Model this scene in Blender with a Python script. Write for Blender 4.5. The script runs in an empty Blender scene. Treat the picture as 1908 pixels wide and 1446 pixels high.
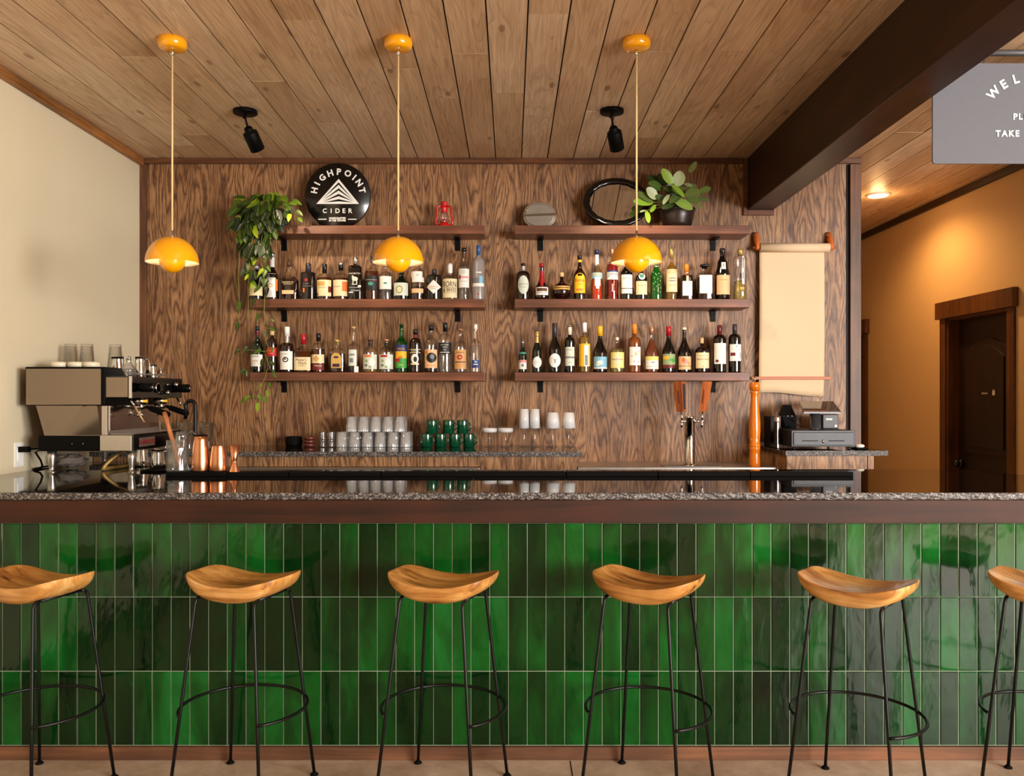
import bpy, math, random
from math import pi, sin, cos, radians, sqrt
from mathutils import Vector, Matrix, Euler

scene = bpy.context.scene
COL = scene.collection

# ------------------------------------------------------------------ camera
F, CX, CY, EYE = 1600.0, 952.0, 739.0, 1.46      # focal length in px (1908 wide), vanishing point, eye height
cam = bpy.data.cameras.new('camera')
cam.sensor_fit = 'HORIZONTAL'; cam.sensor_width = 36.0
cam.lens = F / 1908 * 36.0
cam.shift_x = (954 - CX) / 1908; cam.shift_y = (CY - 723) / 1908
cam.clip_start = 0.05; cam.clip_end = 100
camera = bpy.data.objects.new('camera', cam); COL.objects.link(camera)
camera.location = (0, 0, EYE); camera.rotation_euler = (pi / 2, 0, 0)
scene.camera = camera

# ------------------------------------------------------------------ colour management and world
vs = scene.view_settings
vs.view_transform = 'Standard'; vs.look = 'None'; vs.gamma = 1.0; vs.use_curve_mapping = False
vs.exposure = 0.42
world = bpy.data.worlds.new('sky'); scene.world = world; world.use_nodes = True
wb = world.node_tree.nodes['Background']
wb.inputs[0].default_value = (0.75, 0.87, 1.0, 1); wb.inputs[1].default_value = 1.2

# ------------------------------------------------------------------ lights
def area(name, loc, rot, sx, sy, power, color):
    l = bpy.data.lights.new(name, 'AREA'); l.shape = 'RECTANGLE'; l.size = sx; l.size_y = sy
    l.energy = power; l.color = color
    o = bpy.data.objects.new(name, l); COL.objects.link(o); o.location = loc; o.rotation_euler = rot
    return o
def spot(name, loc, target, power, color, angle, blend=0.5, r=0.03):
    l = bpy.data.lights.new(name, 'SPOT'); l.energy = power; l.color = color
    l.spot_size = radians(angle); l.spot_blend = blend; l.shadow_soft_size = r
    o = bpy.data.objects.new(name, l); COL.objects.link(o); o.location = loc
    d = Vector(target) - Vector(loc); o.rotation_euler = d.to_track_quat('-Z', 'Y').to_euler()
    return o
def point(name, loc, power, color, r=0.03):
    l = bpy.data.lights.new(name, 'POINT'); l.energy = power; l.color = color; l.shadow_soft_size = r
    o = bpy.data.objects.new(name, l); COL.objects.link(o); o.location = loc
    return o
# daylight through the side window (right, behind the camera) and the front windows
area('side_window_daylight', (6.42, -1.9, 1.75), (0, radians(104), 0), 2.1, 2.4, 600, (1.0, 0.97, 0.93))
area('front_window_daylight', (5.0, -3.30, 1.75), (radians(-104), 0, pi), 2.2, 2.1, 430, (1.0, 0.97, 0.93))
# warm lamps
WARM = (1.0, 0.66, 0.34)

# ------------------------------------------------------------------ materials
MATS = {}
def srgb(h):
    if isinstance(h, str):
        h = h.lstrip('#'); c = [int(h[i:i + 2], 16) / 255 for i in (0, 2, 4)]
    else: c = [v / 255 for v in h]
    return tuple((v / 12.92 if v <= 0.04045 else ((v + 0.055) / 1.055) ** 2.4) for v in c) + (1.0,)
class NT:
    def __init__(s, name):
        s.m = bpy.data.materials.new(name); s.m.use_nodes = True; s.t = s.m.node_tree
        s.n = s.t.nodes; s.l = s.t.links; s.b = s.n['Principled BSDF']; s.out = s.n['Material Output']
        MATS[name] = s.m
    def new(s, typ, **kw):
        x = s.n.new(typ)
        for k, v in kw.items(): setattr(x, k, v)
        return x
    def link(s, a, b): s.l.new(a, b)
    def coords(s, scale=(1, 1, 1), rot=(0, 0, 0), kind='Object', loc=(0, 0, 0)):
        tc = s.new('ShaderNodeTexCoord'); mp = s.new('ShaderNodeMapping')
        mp.inputs['Scale'].default_value = scale; mp.inputs['Rotation'].default_value = rot
        mp.inputs['Location'].default_value = loc
        s.link(tc.outputs[kind], mp.inputs['Vector']); return mp.outputs[0]
    def noise(s, vec, scale=5, detail=4, rough=0.5, dist=0.0):
        x = s.new('ShaderNodeTexNoise'); s.link(vec, x.inputs['Vector'])
        x.inputs['Scale'].default_value = scale; x.inputs['Detail'].default_value = detail
        x.inputs['Roughness'].default_value = rough; x.inputs['Distortion'].default_value = dist
        return x.outputs['Fac']
    def math(s, op, a, b=None, clamp=False):
        x = s.new('ShaderNodeMath', operation=op); x.use_clamp = clamp
        for i, v in enumerate((a, b)):
            if v is None: continue
            if isinstance(v, (int, float)): x.inputs[i].default_value = v
            else: s.link(v, x.inputs[i])
        return x.outputs[0]
    def ramp(s, fac, stops, interp='LINEAR'):
        x = s.new('ShaderNodeValToRGB'); x.color_ramp.interpolation = interp
        e = x.color_ramp.elements
        while len(e) > len(stops): e.remove(e[-1])
        while len(e) < len(stops): e.new(0.5)
        for i, (p, c) in enumerate(stops):
            e[i].position = p; e[i].color = srgb(c) if not (isinstance(c, tuple) and len(c) == 4) else c
        s.link(fac, x.inputs[0]); return x.outputs[0]
    def mix(s, fac, a, b, mode='MIX'):
        x = s.new('ShaderNodeMix', data_type='RGBA', blend_type=mode)
        for i, v in ((0, fac), (6, a), (7, b)):
            if isinstance(v, (int, float)): x.inputs[i].default_value = v
            elif isinstance(v, tuple): x.inputs[i].default_value = v
            else: s.link(v, x.inputs[i])
        return x.outputs[2]
    def bump(s, h, strength=0.3, dist=0.01):
        x = s.new('ShaderNodeBump'); x.inputs['Strength'].default_value = strength
        x.inputs['Distance'].default_value = dist
        s.link(h, x.inputs['Height']); s.link(x.outputs[0], s.b.inputs['Normal']); return x
    def set(s, **kw):
        for k, v in kw.items():
            i = s.b.inputs[k.replace('_', ' ')]
            if isinstance(v, (int, float, tuple)): i.default_value = v
            else: s.link(v, i)
        return s

def plain(name, col, rough=0.5, metal=0.0, coat=0.0, spec=0.5, emit=0.0, var=0.06, scale=30):
    """simple surface with a little procedural unevenness in colour and gloss"""
    if name in MATS: return MATS[name]
    t = NT(name); c = srgb(col)
    n = t.noise(t.coords(), scale, 3)
    t.set(Metallic=metal, Coat_Weight=coat, Specular_IOR_Level=spec)
    d = tuple(v * (1 - var) for v in c[:3]) + (1,); u = tuple(min(1, v * (1 + var)) for v in c[:3]) + (1,)
    t.set(Base_Color=t.mix(n, d, u))
    t.set(Roughness=t.math('ADD', t.math('MULTIPLY', n, 0.06), max(0.0, rough - 0.03)))
    if emit: t.set(Emission_Color=c, Emission_Strength=emit)
    return t.m

def glass(name, tint=(0.985, 0.985, 0.98), refl=1.0, haze=0.0, hazecol='#ffffff', ior=1.45, rough=0.02):
    """thin clear or tinted glass: tinted transparency under a fresnel reflection"""
    if name in MATS: return MATS[name]
    t = NT(name); t.n.remove(t.b)
    tr = t.new('ShaderNodeBsdfTransparent')
    gl = t.new('ShaderNodeBsdfGlossy'); gl.inputs['Roughness'].default_value = rough
    lw = t.new('ShaderNodeLayerWeight'); lw.inputs[0].default_value = 0.5
    fr = t.math('ADD', t.math('MULTIPLY', t.math('POWER', lw.outputs['Facing'], 3.2), .85), (ior - 1) ** 2 / (ior + 1) ** 2 + .02)
    edge = tuple(v * .42 for v in tint) + (1,)     # a longer way through the glass near its outline
    t.link(t.mix(t.math('POWER', lw.outputs['Facing'], 2.6), tuple(tint) + (1,), edge), tr.inputs[0])
    mx = t.new('ShaderNodeMixShader')
    t.link(t.math('MULTIPLY', fr, refl, True), mx.inputs[0])
    if haze:
        df = t.new('ShaderNodeBsdfDiffuse'); df.inputs[0].default_value = srgb(hazecol)
        m2 = t.new('ShaderNodeMixShader'); m2.inputs[0].default_value = haze
        t.link(tr.outputs[0], m2.inputs[1]); t.link(df.outputs[0], m2.inputs[2]); t.link(m2.outputs[0], mx.inputs[1])
    else: t.link(tr.outputs[0], mx.inputs[1])
    t.link(gl.outputs[0], mx.inputs[2]); t.link(mx.outputs[0], t.out.inputs[0])
    return t.m

def oak(name, light='#ac8056', dark='#67442a', mid='#906642', seed=0.0, rough=0.5):
    """stained oak plywood: upright cathedral grain with dark pores"""
    t = NT(name)
    v = t.coords((1, 1, 1), loc=(seed, seed * .3, seed * .7))
    def mp(s):
        m = t.new('ShaderNodeMapping'); t.link(v, m.inputs['Vector']); m.inputs['Scale'].default_value = s; return m.outputs[0]
    warp = t.noise(mp((4.2, 4.2, .62)), 1.0, 2, 0.5)
    jit = t.noise(mp((32, 32, 7.5)), 1.0, 2, 0.5)
    rings = t.math('FRACT', t.math('ADD', t.math('MULTIPLY', warp, 29.0), t.math('MULTIPLY', jit, 1.25)))
    fine = t.noise(mp((150, 150, 9)), 1.0, 3, 0.6)
    streak = t.noise(mp((11, 11, 1.1)), 1.0, 3, 0.6, 0.3)
    rr = t.ramp(t.math('ADD', rings, t.math('MULTIPLY', t.math('SUBTRACT', fine, .5), .35)), [(0.0, dark), (0.06, dark), (0.22, mid), (0.55, light), (0.86, mid), (1.0, dark)])
    f2 = t.ramp(streak, [(0.35, '#a08468'), (0.6, '#ffffff')])
    c = t.mix(0.55, rr, f2, 'MULTIPLY')
    f3 = t.ramp(fine, [(0.40, '#6d5440'), (0.50, '#ffffff')])
    c = t.mix(0.6, c, f3, 'MULTIPLY')
    t.set(Base_Color=c, Roughness=rough)
    t.bump(t.math('ADD', fine, t.math('MULTIPLY', rings, 0.3)), 0.12, 0.002)
    return t.m

def stained(name, a='#5a3420', b='#36200f', axis='x', rough=0.42, coat=0.0, sc=1.0, knots=True):
    """solid stained softwood with long grain"""
    t = NT(name)
    s = {'x': (1.3, 26, 26), 'y': (26, 1.3, 26), 'z': (26, 26, 1.3)}[axis]
    v = t.coords(tuple(k * sc for k in s))
    n = t.noise(v, 1.0, 5, 0.6, 1.2)
    big = t.noise(t.coords((2.2, 2.2, 2.2)), 1.0, 3, 0.5, 0.4)
    f = t.math('ADD', t.math('MULTIPLY', n, 0.7), t.math('MULTIPLY', big, 0.55))
    c = t.ramp(f, [(0.40, b), (0.62, a), (0.82, tuple(min(255, int(k * 1.35)) for k in bytes.fromhex(a[1:])))])
    t.set(Base_Color=c, Roughness=rough, Coat_Weight=coat, Coat_Roughness=0.25, Specular_IOR_Level=0.3)
    t.bump(n, 0.12, 0.003)
    return t.m

# --- structural surfaces
M = {}
M['oak'] = oak('oak_plywood')
M['oak_front'] = oak('oak_cabinet_front', '#c09468', '#7d5636', '#a87e56', 3.7)
M['trim'] = stained('dark_stained_trim', '#5e3b26', '#3a2212', 'x')
M['trim_z'] = stained('dark_stained_trim_upright', '#5e3d28', '#3a2416', 'z')
M['trim_y'] = stained('dark_stained_trim_deep', '#8a5a2e', '#4f2f15', 'y')
M['trim_dark_y'] = stained('near_black_trim', '#2e1b0e', '#1a0e07', 'y')
M['beam'] = stained('beam_wood', '#2c180f', '#1a0c06', 'y', 0.42, 0.1)
M['apron'] = stained('apron_wood', '#341808', '#140903', 'x', 0.6, 0.0, 0.45)
M['base'] = stained('bar_baseboard_wood', '#60402c', '#3c261a', 'x', 0.5, 0.0, 0.8)
M['shelf'] = stained('walnut_shelf_wood', '#6a4230', '#54341f', 'x', 0.4, 0.1, 0.7)
M['door'] = stained('dark_door_wood', '#1e100a', '#0f0704', 'z', 0.4)
M['casing'] = stained('door_casing_wood', '#54300f', '#2e1708', 'z', 0.45)

def ceiling_mat():
    t = NT('ceiling_pine_boards')
    at = t.new('ShaderNodeAttribute', attribute_name='tone')
    co = t.coords()
    off = t.new('ShaderNodeVectorMath', operation='ADD')
    sc = t.new('ShaderNodeVectorMath', operation='SCALE'); sc.inputs['Scale'].default_value = 37.0
    t.link(at.outputs['Color'], sc.inputs[0]); t.link(co, off.inputs[0]); t.link(sc.outputs[0], off.inputs[1])
    def mp(s):
        m = t.new('ShaderNodeMapping'); m.inputs['Scale'].default_value = s; t.link(off.outputs[0], m.inputs['Vector']); return m.outputs[0]
    warp = t.noise(mp((5.5, 0.55, 1)), 1.0, 3, 0.5, 0.6)
    ring = t.math('FRACT', t.math('MULTIPLY', warp, 13.0))
    fine = t.noise(mp((90, 3.0, 1)), 1.0, 4, 0.6)
    blotch = t.noise(mp((3.0, 1.2, 1)), 1.0, 3, 0.5)
    vo = t.new('ShaderNodeTexVoronoi'); t.link(mp((6.5, 2.4, 1)), vo.inputs['Vector']); vo.inputs['Scale'].default_value = 1.0
    vo.inputs['Randomness'].default_value = 0.95
    knot = t.ramp(vo.outputs['Distance'], [(0.03, '#4a2c12'), (0.06, '#9a7246'), (0.08, '#7f5d3c'), (0.12, '#ffffff')])
    c = t.ramp(ring, [(0.0, '#bf9e7c'), (0.15, '#dcbd98'), (0.8, '#ecd0ae'), (1.0, '#b89470')])
    c = t.mix(0.45, t.ramp(blotch, [(0.3, '#c8a888'), (0.7, '#f0d8b8')]), c)
    c = t.mix(0.32, c, t.ramp(fine, [(0.35, '#a08468'), (0.6, '#ffffff')]), 'MULTIPLY')
    c = t.mix(0.55, c, knot, 'MULTIPLY')
    sep = t.new('ShaderNodeSeparateColor'); t.link(at.outputs['Color'], sep.inputs[0])
    c = t.mix(1.0, c, t.ramp(sep.outputs[0], [(0.0, '#e6dcd0'), (0.5, '#f6f0e8'), (1.0, '#ffffff')]), 'MULTIPLY')
    t.set(Base_Color=c, Roughness=0.5)
    t.bump(fine, 0.2, 0.002)
    return t.m
M['ceiling'] = ceiling_mat()
M['groove'] = plain('ceiling_groove', '#2a1a0e', 0.8)

def tile_mat():
    t = NT('green_glazed_tile')
    at = t.new('ShaderNodeAttribute', attribute_name='tone')
    sep = t.new('ShaderNodeSeparateColor'); t.link(at.outputs['Color'], sep.inputs[0])
    co = t.coords()
    off = t.new('ShaderNodeVectorMath', operation='ADD'); sc = t.new('ShaderNodeVectorMath', operation='SCALE')
    sc.inputs['Scale'].default_value = 11.0
    t.link(at.outputs['Color'], sc.inputs[0]); t.link(co, off.inputs[0]); t.link(sc.outputs[0], off.inputs[1])
    m = t.new('ShaderNodeMapping'); m.inputs['Scale'].default_value = (7, 7, 2.6); t.link(off.outputs[0], m.inputs['Vector'])
    n = t.noise(m.outputs[0], 1.0, 4, 0.6, 0.5)
    f = t.math('ADD', t.math('MULTIPLY', sep.outputs[0], 0.42), t.math('MULTIPLY', n, 0.74))
    c = t.ramp(f, [(0.24, '#021003'), (0.42, '#042208'), (0.58, '#08300d'), (0.76, '#0b4e16'), (0.97, '#186e2e')])
    t.set(Base_Color=c, Roughness=0.10, Specular_IOR_Level=0.36)
    m2 = t.new('ShaderNodeMapping'); m2.inputs['Scale'].default_value = (9, 9, 4); t.link(off.outputs[0], m2.inputs['Vector'])
    w = t.noise(m2.outputs[0], 1.0, 3, 0.55, 0.3)
    t.bump(w, 0.34, 0.012)
    return t.m
M['tile'] = tile_mat()
M['grout'] = plain('grey_green_grout', '#7d8a72', 0.8)

def granite(name, rough, a, b, c, scale=260):
    t = NT(name)
    v = t.coords()
    vo = t.new('ShaderNodeTexVoronoi'); t.link(v, vo.inputs['Vector']); vo.inputs['Scale'].default_value = scale
    n = t.noise(v, scale * 0.35, 3, 0.6)
    sp = t.new('ShaderNodeSeparateColor'); t.link(vo.outputs['Color'], sp.inputs[0])
    f = t.math('ADD', t.math('MULTIPLY', sp.outputs[0], 0.6), t.math('MULTIPLY', n, 0.5))
    t.set(Base_Color=t.ramp(f, [(0.3, a), (0.62, b), (0.9, c)]), Roughness=rough, Specular_IOR_Level=0.7)
    if rough > 0.3: t.bump(n, 0.8, 0.004)
    return t.m
M['granite'] = granite('polished_dark_granite', 0.035, '#070605', '#14100e', '#3a322c')
M['granite_edge'] = granite('unpolished_granite_edge', 0.55, '#100c0a', '#463e3a', '#98908a', 210)

def concrete():
    t = NT('worn_concrete')
    v = t.coords()
    n = t.noise(v, 2.2, 6, 0.65, 0.4); n2 = t.noise(v, 14, 5, 0.7)
    f = t.math('ADD', t.math('MULTIPLY', n, 0.65), t.math('MULTIPLY', n2, 0.35))
    t.set(Base_Color=t.ramp(f, [(0.32, '#8a7562'), (0.5, '#b09a86'), (0.66, '#cdbba8')]), Roughness=0.42)
    t.bump(n2, 0.15, 0.004); return t.m
M['concrete'] = concrete()
def plaster(name, a, b):
    t = NT(name); v = t.coords(); n = t.noise(v, 1.2, 3, 0.5); f = t.noise(v, 160, 2, 0.5)
    t.set(Base_Color=t.mix(n, srgb(a), srgb(b)), Roughness=0.75); t.bump(f, 0.12, 0.0015); return t.m
M['wall_cream'] = plaster('cream_painted_plaster', '#d6c7a6', '#dccfb0')
M['wall_tan'] = plaster('tan_painted_plaster', '#c2a274', '#c8a97c')
M['wall_room'] = plaster('room_painted_plaster', '#8f8270', '#978a76')

M['black'] = plain('black_paint', '#050404', 0.5, spec=.12)
M['wire'] = plain('black_powder_coat', '#060505', 0.42, spec=.3)
M['blackgloss'] = plain('black_gloss', '#060606', 0.12, coat=0.15)
M['blackmat'] = plain('black_rubber', '#060505', 0.75, spec=.12)
M['darkgrey'] = plain('dark_grey_metal_paint', '#232227', 0.45)
M['chrome'] = plain('chrome', '#d8d8d8', 0.08, 1.0)
M['steel'] = plain('brushed_steel', '#c9c4be', 0.34, 1.0)
M['mirrorsteel'] = plain('polished_steel', '#94867a', 0.12, 1.0, var=.02)
M['copper'] = plain('copper', '#dc9c76', 0.3, 1.0)
M['yellow'] = plain('yellow_lacquer', '#f4a60c', 0.16, coat=0.7, var=0.02)
M['white'] = plain('white_paint', '#f2efe8', 0.5)
M['cord'] = plain('cream_cord', '#dcbf88', 0.7)
M['mirror'] = plain('mirror_glass', '#e8e4dc', 0.015, 1.0, var=0.01)
M['leather'] = plain('tan_leather', '#c4601c', 0.6)
M['paper'] = plain('kraft_paper', '#dcc09c', 0.8, var=.02)
M['orangewood'] = stained('orange_turned_wood', '#dc7414', '#c0600a', 'z', 0.15, 0.6, 0.5)
M['tapwood'] = stained('tap_handle_wood', '#a2582f', '#7a3a1c', 'z', 0.4)
M['muddler'] = stained('muddler_wood', '#a86a40', '#84502e', 'z', 0.45)
M['greenmug'] = plain('green_glaze', '#04432a', 0.08, coat=0.8)
M['clear'] = glass('clear_glass', refl=1.5)
M['glasshaze'] = glass('hazed_goblet_glass', (0.9, 0.9, 0.92), 1.0, 0.55, '#ffffff')  # white diffuse haze mixed into the goblet bowls
M['thickglass'] = glass('pressed_glass', (0.94, 0.95, 0.95), 1.7, 0.03, '#ffffff', 1.6)  # trace of white haze put in to brighten the glass
M['fluteglass'] = glass('fluted_tumbler_glass', (0.95, 0.95, 0.95), 2.2, 0.24, '#ffffff', 1.6)  # white haze in the colour brightens the tumblers, standing in for sparkle
M['soil'] = plain('soil', '#20160f', 0.9)
M['red'] = plain('red_enamel', '#c10f14', 0.25, coat=0.5)
M['terracotta'] = plain('red_brown_glaze', '#5e2a20', 0.35)
M['cream'] = plain('cream_ceramic', '#eadcc0', 0.3, coat=0.4)

def seat_mat():
    t = NT('acacia_seat_wood')
    at = t.new('ShaderNodeObjectInfo')
    v = t.coords((1, 1, 1)); off = t.new('ShaderNodeVectorMath', operation='ADD')
    cmb = t.new('ShaderNodeCombineXYZ')
    r = t.math('MULTIPLY', at.outputs['Random'], 20.0)
    t.link(r, cmb.inputs[1]); t.link(r, cmb.inputs[2])
    t.link(v, off.inputs[0]); t.link(cmb.outputs[0], off.inputs[1])
    m = t.new('ShaderNodeMapping'); m.inputs['Scale'].default_value = (1.6, 13, 13); t.link(off.outputs[0], m.inputs['Vector'])
    n = t.noise(m.outputs[0], 1.0, 4, 0.6, 1.4)
    m2 = t.new('ShaderNodeMapping'); m2.inputs['Scale'].default_value = (7, 5, 5); t.link(off.outputs[0], m2.inputs['Vector'])
    b = t.noise(m2.outputs[0], 1.0, 2, 0.5)
    f = t.math('ADD', t.math('MULTIPLY', n, 0.7), t.math('MULTIPLY', b, 0.3))
    t.set(Base_Color=t.ramp(f, [(0.34, '#5c3416'), (0.43, '#a56c30'), (0.53, '#c48c48'), (0.62, '#d8a664'), (0.72, '#e6c48c')]), Roughness=0.38, Coat_Weight=0.15)
    t.bump(n, 0.08, 0.002); return t.m
M['seat'] = seat_mat()

def leaf_mat(name, stops, stripes=False):
    t = NT(name)
    at = t.new('ShaderNodeAttribute', attribute_name='tone')
    sep = t.new('ShaderNodeSeparateColor'); t.link(at.outputs['Color'], sep.inputs[0])
    uv = t.new('ShaderNodeTexCoord'); su = t.new('ShaderNodeSeparateXYZ'); t.link(uv.outputs['UV'], su.inputs[0])
    c = t.ramp(sep.outputs[0], stops)
    across = t.math('ABSOLUTE', t.math('SUBTRACT', su.outputs[1], 0.5))
    vein = t.ramp(across, [(0.0, '#d8e8a0'), (0.035, '#d8e8a0'), (0.06, '#000000')])
    if stripes:
        w = t.math('SINE', t.math('MULTIPLY', t.math('SUBTRACT', su.outputs[0], t.math('MULTIPLY', across, 0.8)), 52.0))
        st = t.math('MULTIPLY', t.math('GREATER_THAN', w, 0.25), sep.outputs[1])
        c = t.mix(st, c, srgb('#a9c46a'))
    c = t.mix(t.math('MULTIPLY', vein, 0.22), c, srgb('#b5c86a'))
    t.set(Base_Color=c, Roughness=0.38, Specular_IOR_Level=0.4)
    try: t.set(Subsurface_Weight=0.0)
    except Exception: pass
    return t.m
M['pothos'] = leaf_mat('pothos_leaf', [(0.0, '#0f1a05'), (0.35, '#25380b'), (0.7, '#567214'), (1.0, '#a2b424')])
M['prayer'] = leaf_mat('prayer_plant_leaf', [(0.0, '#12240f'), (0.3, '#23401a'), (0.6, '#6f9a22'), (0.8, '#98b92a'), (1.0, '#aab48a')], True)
M['stem'] = plain('vine_stem', '#7d7a2e', 0.6)

# ------------------------------------------------------------------ mesh builder
class MB:
    def __init__(s): s.v = []; s.f = []; s.mi = []; s.sm = []; s.ms = []; s.tone = {}; s.uv = {}
    def mat(s, m):
        if m not in s.ms: s.ms.append(m)
        return s.ms.index(m)
    def face(s, idx, m, smooth=False, tone=None, uv=None):
        k = len(s.f); s.f.append(tuple(idx)); s.mi.append(m); s.sm.append(smooth)
        if tone is not None: s.tone[k] = tone
        if uv is not None: s.uv[k] = uv
    def box(s, x0, x1, y0, y1, z0, z1, m, tone=None):
        m = s.mat(m); b = len(s.v)
        s.v += [(x, y, z) for z in (z0, z1) for y in (y0, y1) for x in (x0, x1)]
        for q in ((0, 2, 3, 1), (4, 5, 7, 6), (0, 1, 5, 4), (2, 6, 7, 3), (0, 4, 6, 2), (1, 3, 7, 5)):
            s.face([b + i for i in q], m, tone=tone)
    def hexa(s, p, m):
        """8 points, bottom ring then top ring"""
        m = s.mat(m); b = len(s.v); s.v += [tuple(q) for q in p]
        for q in ((3, 2, 1, 0), (4, 5, 6, 7), (0, 1, 5, 4), (1, 2, 6, 5), (2, 3, 7, 6), (3, 0, 4, 7)):
            s.face([b + i for i in q], m)
    def prism(s, pts, y0, y1, m):
        """outline in x,z pushed from y0 to y1"""
        m = s.mat(m); b = len(s.v); n = len(pts)
        s.v += [(x, y0, z) for x, z in pts] + [(x, y1, z) for x, z in pts]
        s.face([b + i for i in range(n)], m); s.face([b + n + i for i in reversed(range(n))], m)
        for i in range(n):
            j = (i + 1) % n; s.face([b + j, b + i, b + n + i, b + n + j], m)
    def prismz(s, pts, z0, z1, m):
        m = s.mat(m); b = len(s.v); n = len(pts)
        s.v += [(x, y, z0) for x, y in pts] + [(x, y, z1) for x, y in pts]
        s.face([b + i for i in reversed(range(n))], m); s.face([b + n + i for i in range(n)], m)
        for i in range(n):
            j = (i + 1) % n; s.face([b + i, b + j, b + n + j, b + n + i], m)
    def lathe(s, prof, m, n=24, o=(0, 0, 0), ex=2.0, dy=1.0, axis='z', caps=True, smooth=True, M4=None):
        """prof list of (r, z); superellipse section exponent ex, depth ratio dy"""
        m = s.mat(m); b = len(s.v); rows = len(prof)
        for r, z in prof:
            for i in range(n):
                a = 2 * pi * i / n; c, d = cos(a), sin(a)
                if ex != 2.0:
                    c = math.copysign(abs(c) ** (2 / ex), c); d = math.copysign(abs(d) ** (2 / ex), d)
                p = Vector((r * c, r * d * dy, z))
                if axis == 'x': p = Vector((z, r * c, r * d * dy))
                elif axis == 'y': p = Vector((r * c, z, r * d * dy))
                if M4 is not None: p = M4 @ p
                s.v.append((p.x + o[0], p.y + o[1], p.z + o[2]))
        fl = axis == 'y'
        for k in range(rows - 1):
            for i in range(n):
                j = (i + 1) % n
                q = [b + k * n + i, b + k * n + j, b + (k + 1) * n + j, b + (k + 1) * n + i]
                s.face(q[::-1] if fl else q, m, smooth)
        if caps:
            q0 = [b + i for i in reversed(range(n))]; q1 = [b + (rows - 1) * n + i for i in range(n)]
            if prof[0][0] > 1e-6: s.face(q0[::-1] if fl else q0, m)
            if prof[-1][0] > 1e-6: s.face(q1[::-1] if fl else q1, m)
    def tube(s, pts, r, m, n=10, closed=False, caps=True):
        m = s.mat(m); b = len(s.v); P = [Vector(p) for p in pts]; L = len(P)
        rr = r if isinstance(r, (list, tuple)) else [r] * L
        up = None
        for k in range(L):
            if closed: d = (P[(k + 1) % L] - P[k - 1])
            else: d = P[min(k + 1, L - 1)] - P[max(k - 1, 0)]
            d.normalize()
            if up is None:
                up = Vector((0, 0, 1)) if abs(d.z) < 0.9 else Vector((1, 0, 0))
            u = (up - d * up.dot(d))
            if u.length < 1e-5: u = d.orthogonal()
            u.normalize(); w = d.cross(u); up = u
            for i in range(n):
                a = 2 * pi * i / n; q = P[k] + (u * cos(a) + w * sin(a)) * rr[k]; s.v.append(tuple(q))
        for k in range(L if closed else L - 1):
            k2 = (k + 1) % L
            for i in range(n):
                j = (i + 1) % n; s.face([b + k * n + i, b + k * n + j, b + k2 * n + j, b + k2 * n + i], m, True)
        if caps and not closed:
            s.face([b + i for i in reversed(range(n))], m); s.face([b + (L - 1) * n + i for i in range(n)], m)
    def grid(s, fn, nu, nv, m, smooth=True, tone=None, uv=False, flip=False):
        m = s.mat(m); b = len(s.v)
        for j in range(nv + 1):
            for i in range(nu + 1): s.v.append(tuple(fn(i / nu, j / nv)))
        for j in range(nv):
            for i in range(nu):
                a = b + j * (nu + 1) + i; q = [a, a + 1, a + nu + 2, a + nu + 1]
                U = [(i / nu, j / nv), ((i + 1) / nu, j / nv), ((i + 1) / nu, (j + 1) / nv), (i / nu, (j + 1) / nv)]
                if flip: q = q[::-1]; U = U[::-1]
                s.face(q, m, smooth, tone, U if uv else None)
    def text(s, txt, m, fn, size=1.0, offset=0.0, spacing=1.0):
        """flat lettering; fn maps (u, v) to a point; size is the letter height"""
        vs_, fs_ = text_shape(txt, offset, spacing); m = s.mat(m); b = len(s.v)
        s.v += [tuple(fn(x * size, y * size)) for x, y in vs_]
        for f in fs_: s.face([b + i for i in f], m)

TEXTS = {}
def text_shape(txt, offset=0.0, spacing=1.0):
    key = (txt, offset, spacing)
    if key in TEXTS: return TEXTS[key]
    c = bpy.data.curves.new('lettering', 'FONT'); c.body = txt; c.size = 1.0; c.resolution_u = 3
    c.align_x = 'CENTER'; c.align_y = 'BOTTOM'; c.offset = offset; c.space_character = spacing
    o = bpy.data.objects.new('lettering', c); COL.objects.link(o)
    dg = bpy.context.evaluated_depsgraph_get(); me = o.evaluated_get(dg).to_mesh()
    V = [(v.co.x, v.co.y) for v in me.vertices]; Fs = [tuple(p.vertices) for p in me.polygons]
    o.evaluated_get(dg).to_mesh_clear()
    bpy.data.objects.remove(o); bpy.data.curves.remove(c)
    ys = [y for _, y in V] or [0, 1]; xs = [x for x, _ in V] or [0]
    h = max(ys) - min(ys); y0 = min(ys); xm = (max(xs) + min(xs)) / 2
    V = [((x - xm) / h, (y - y0) / h - 0.5) for x, y in V]
    TEXTS[key] = (V, Fs); return TEXTS[key]

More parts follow.
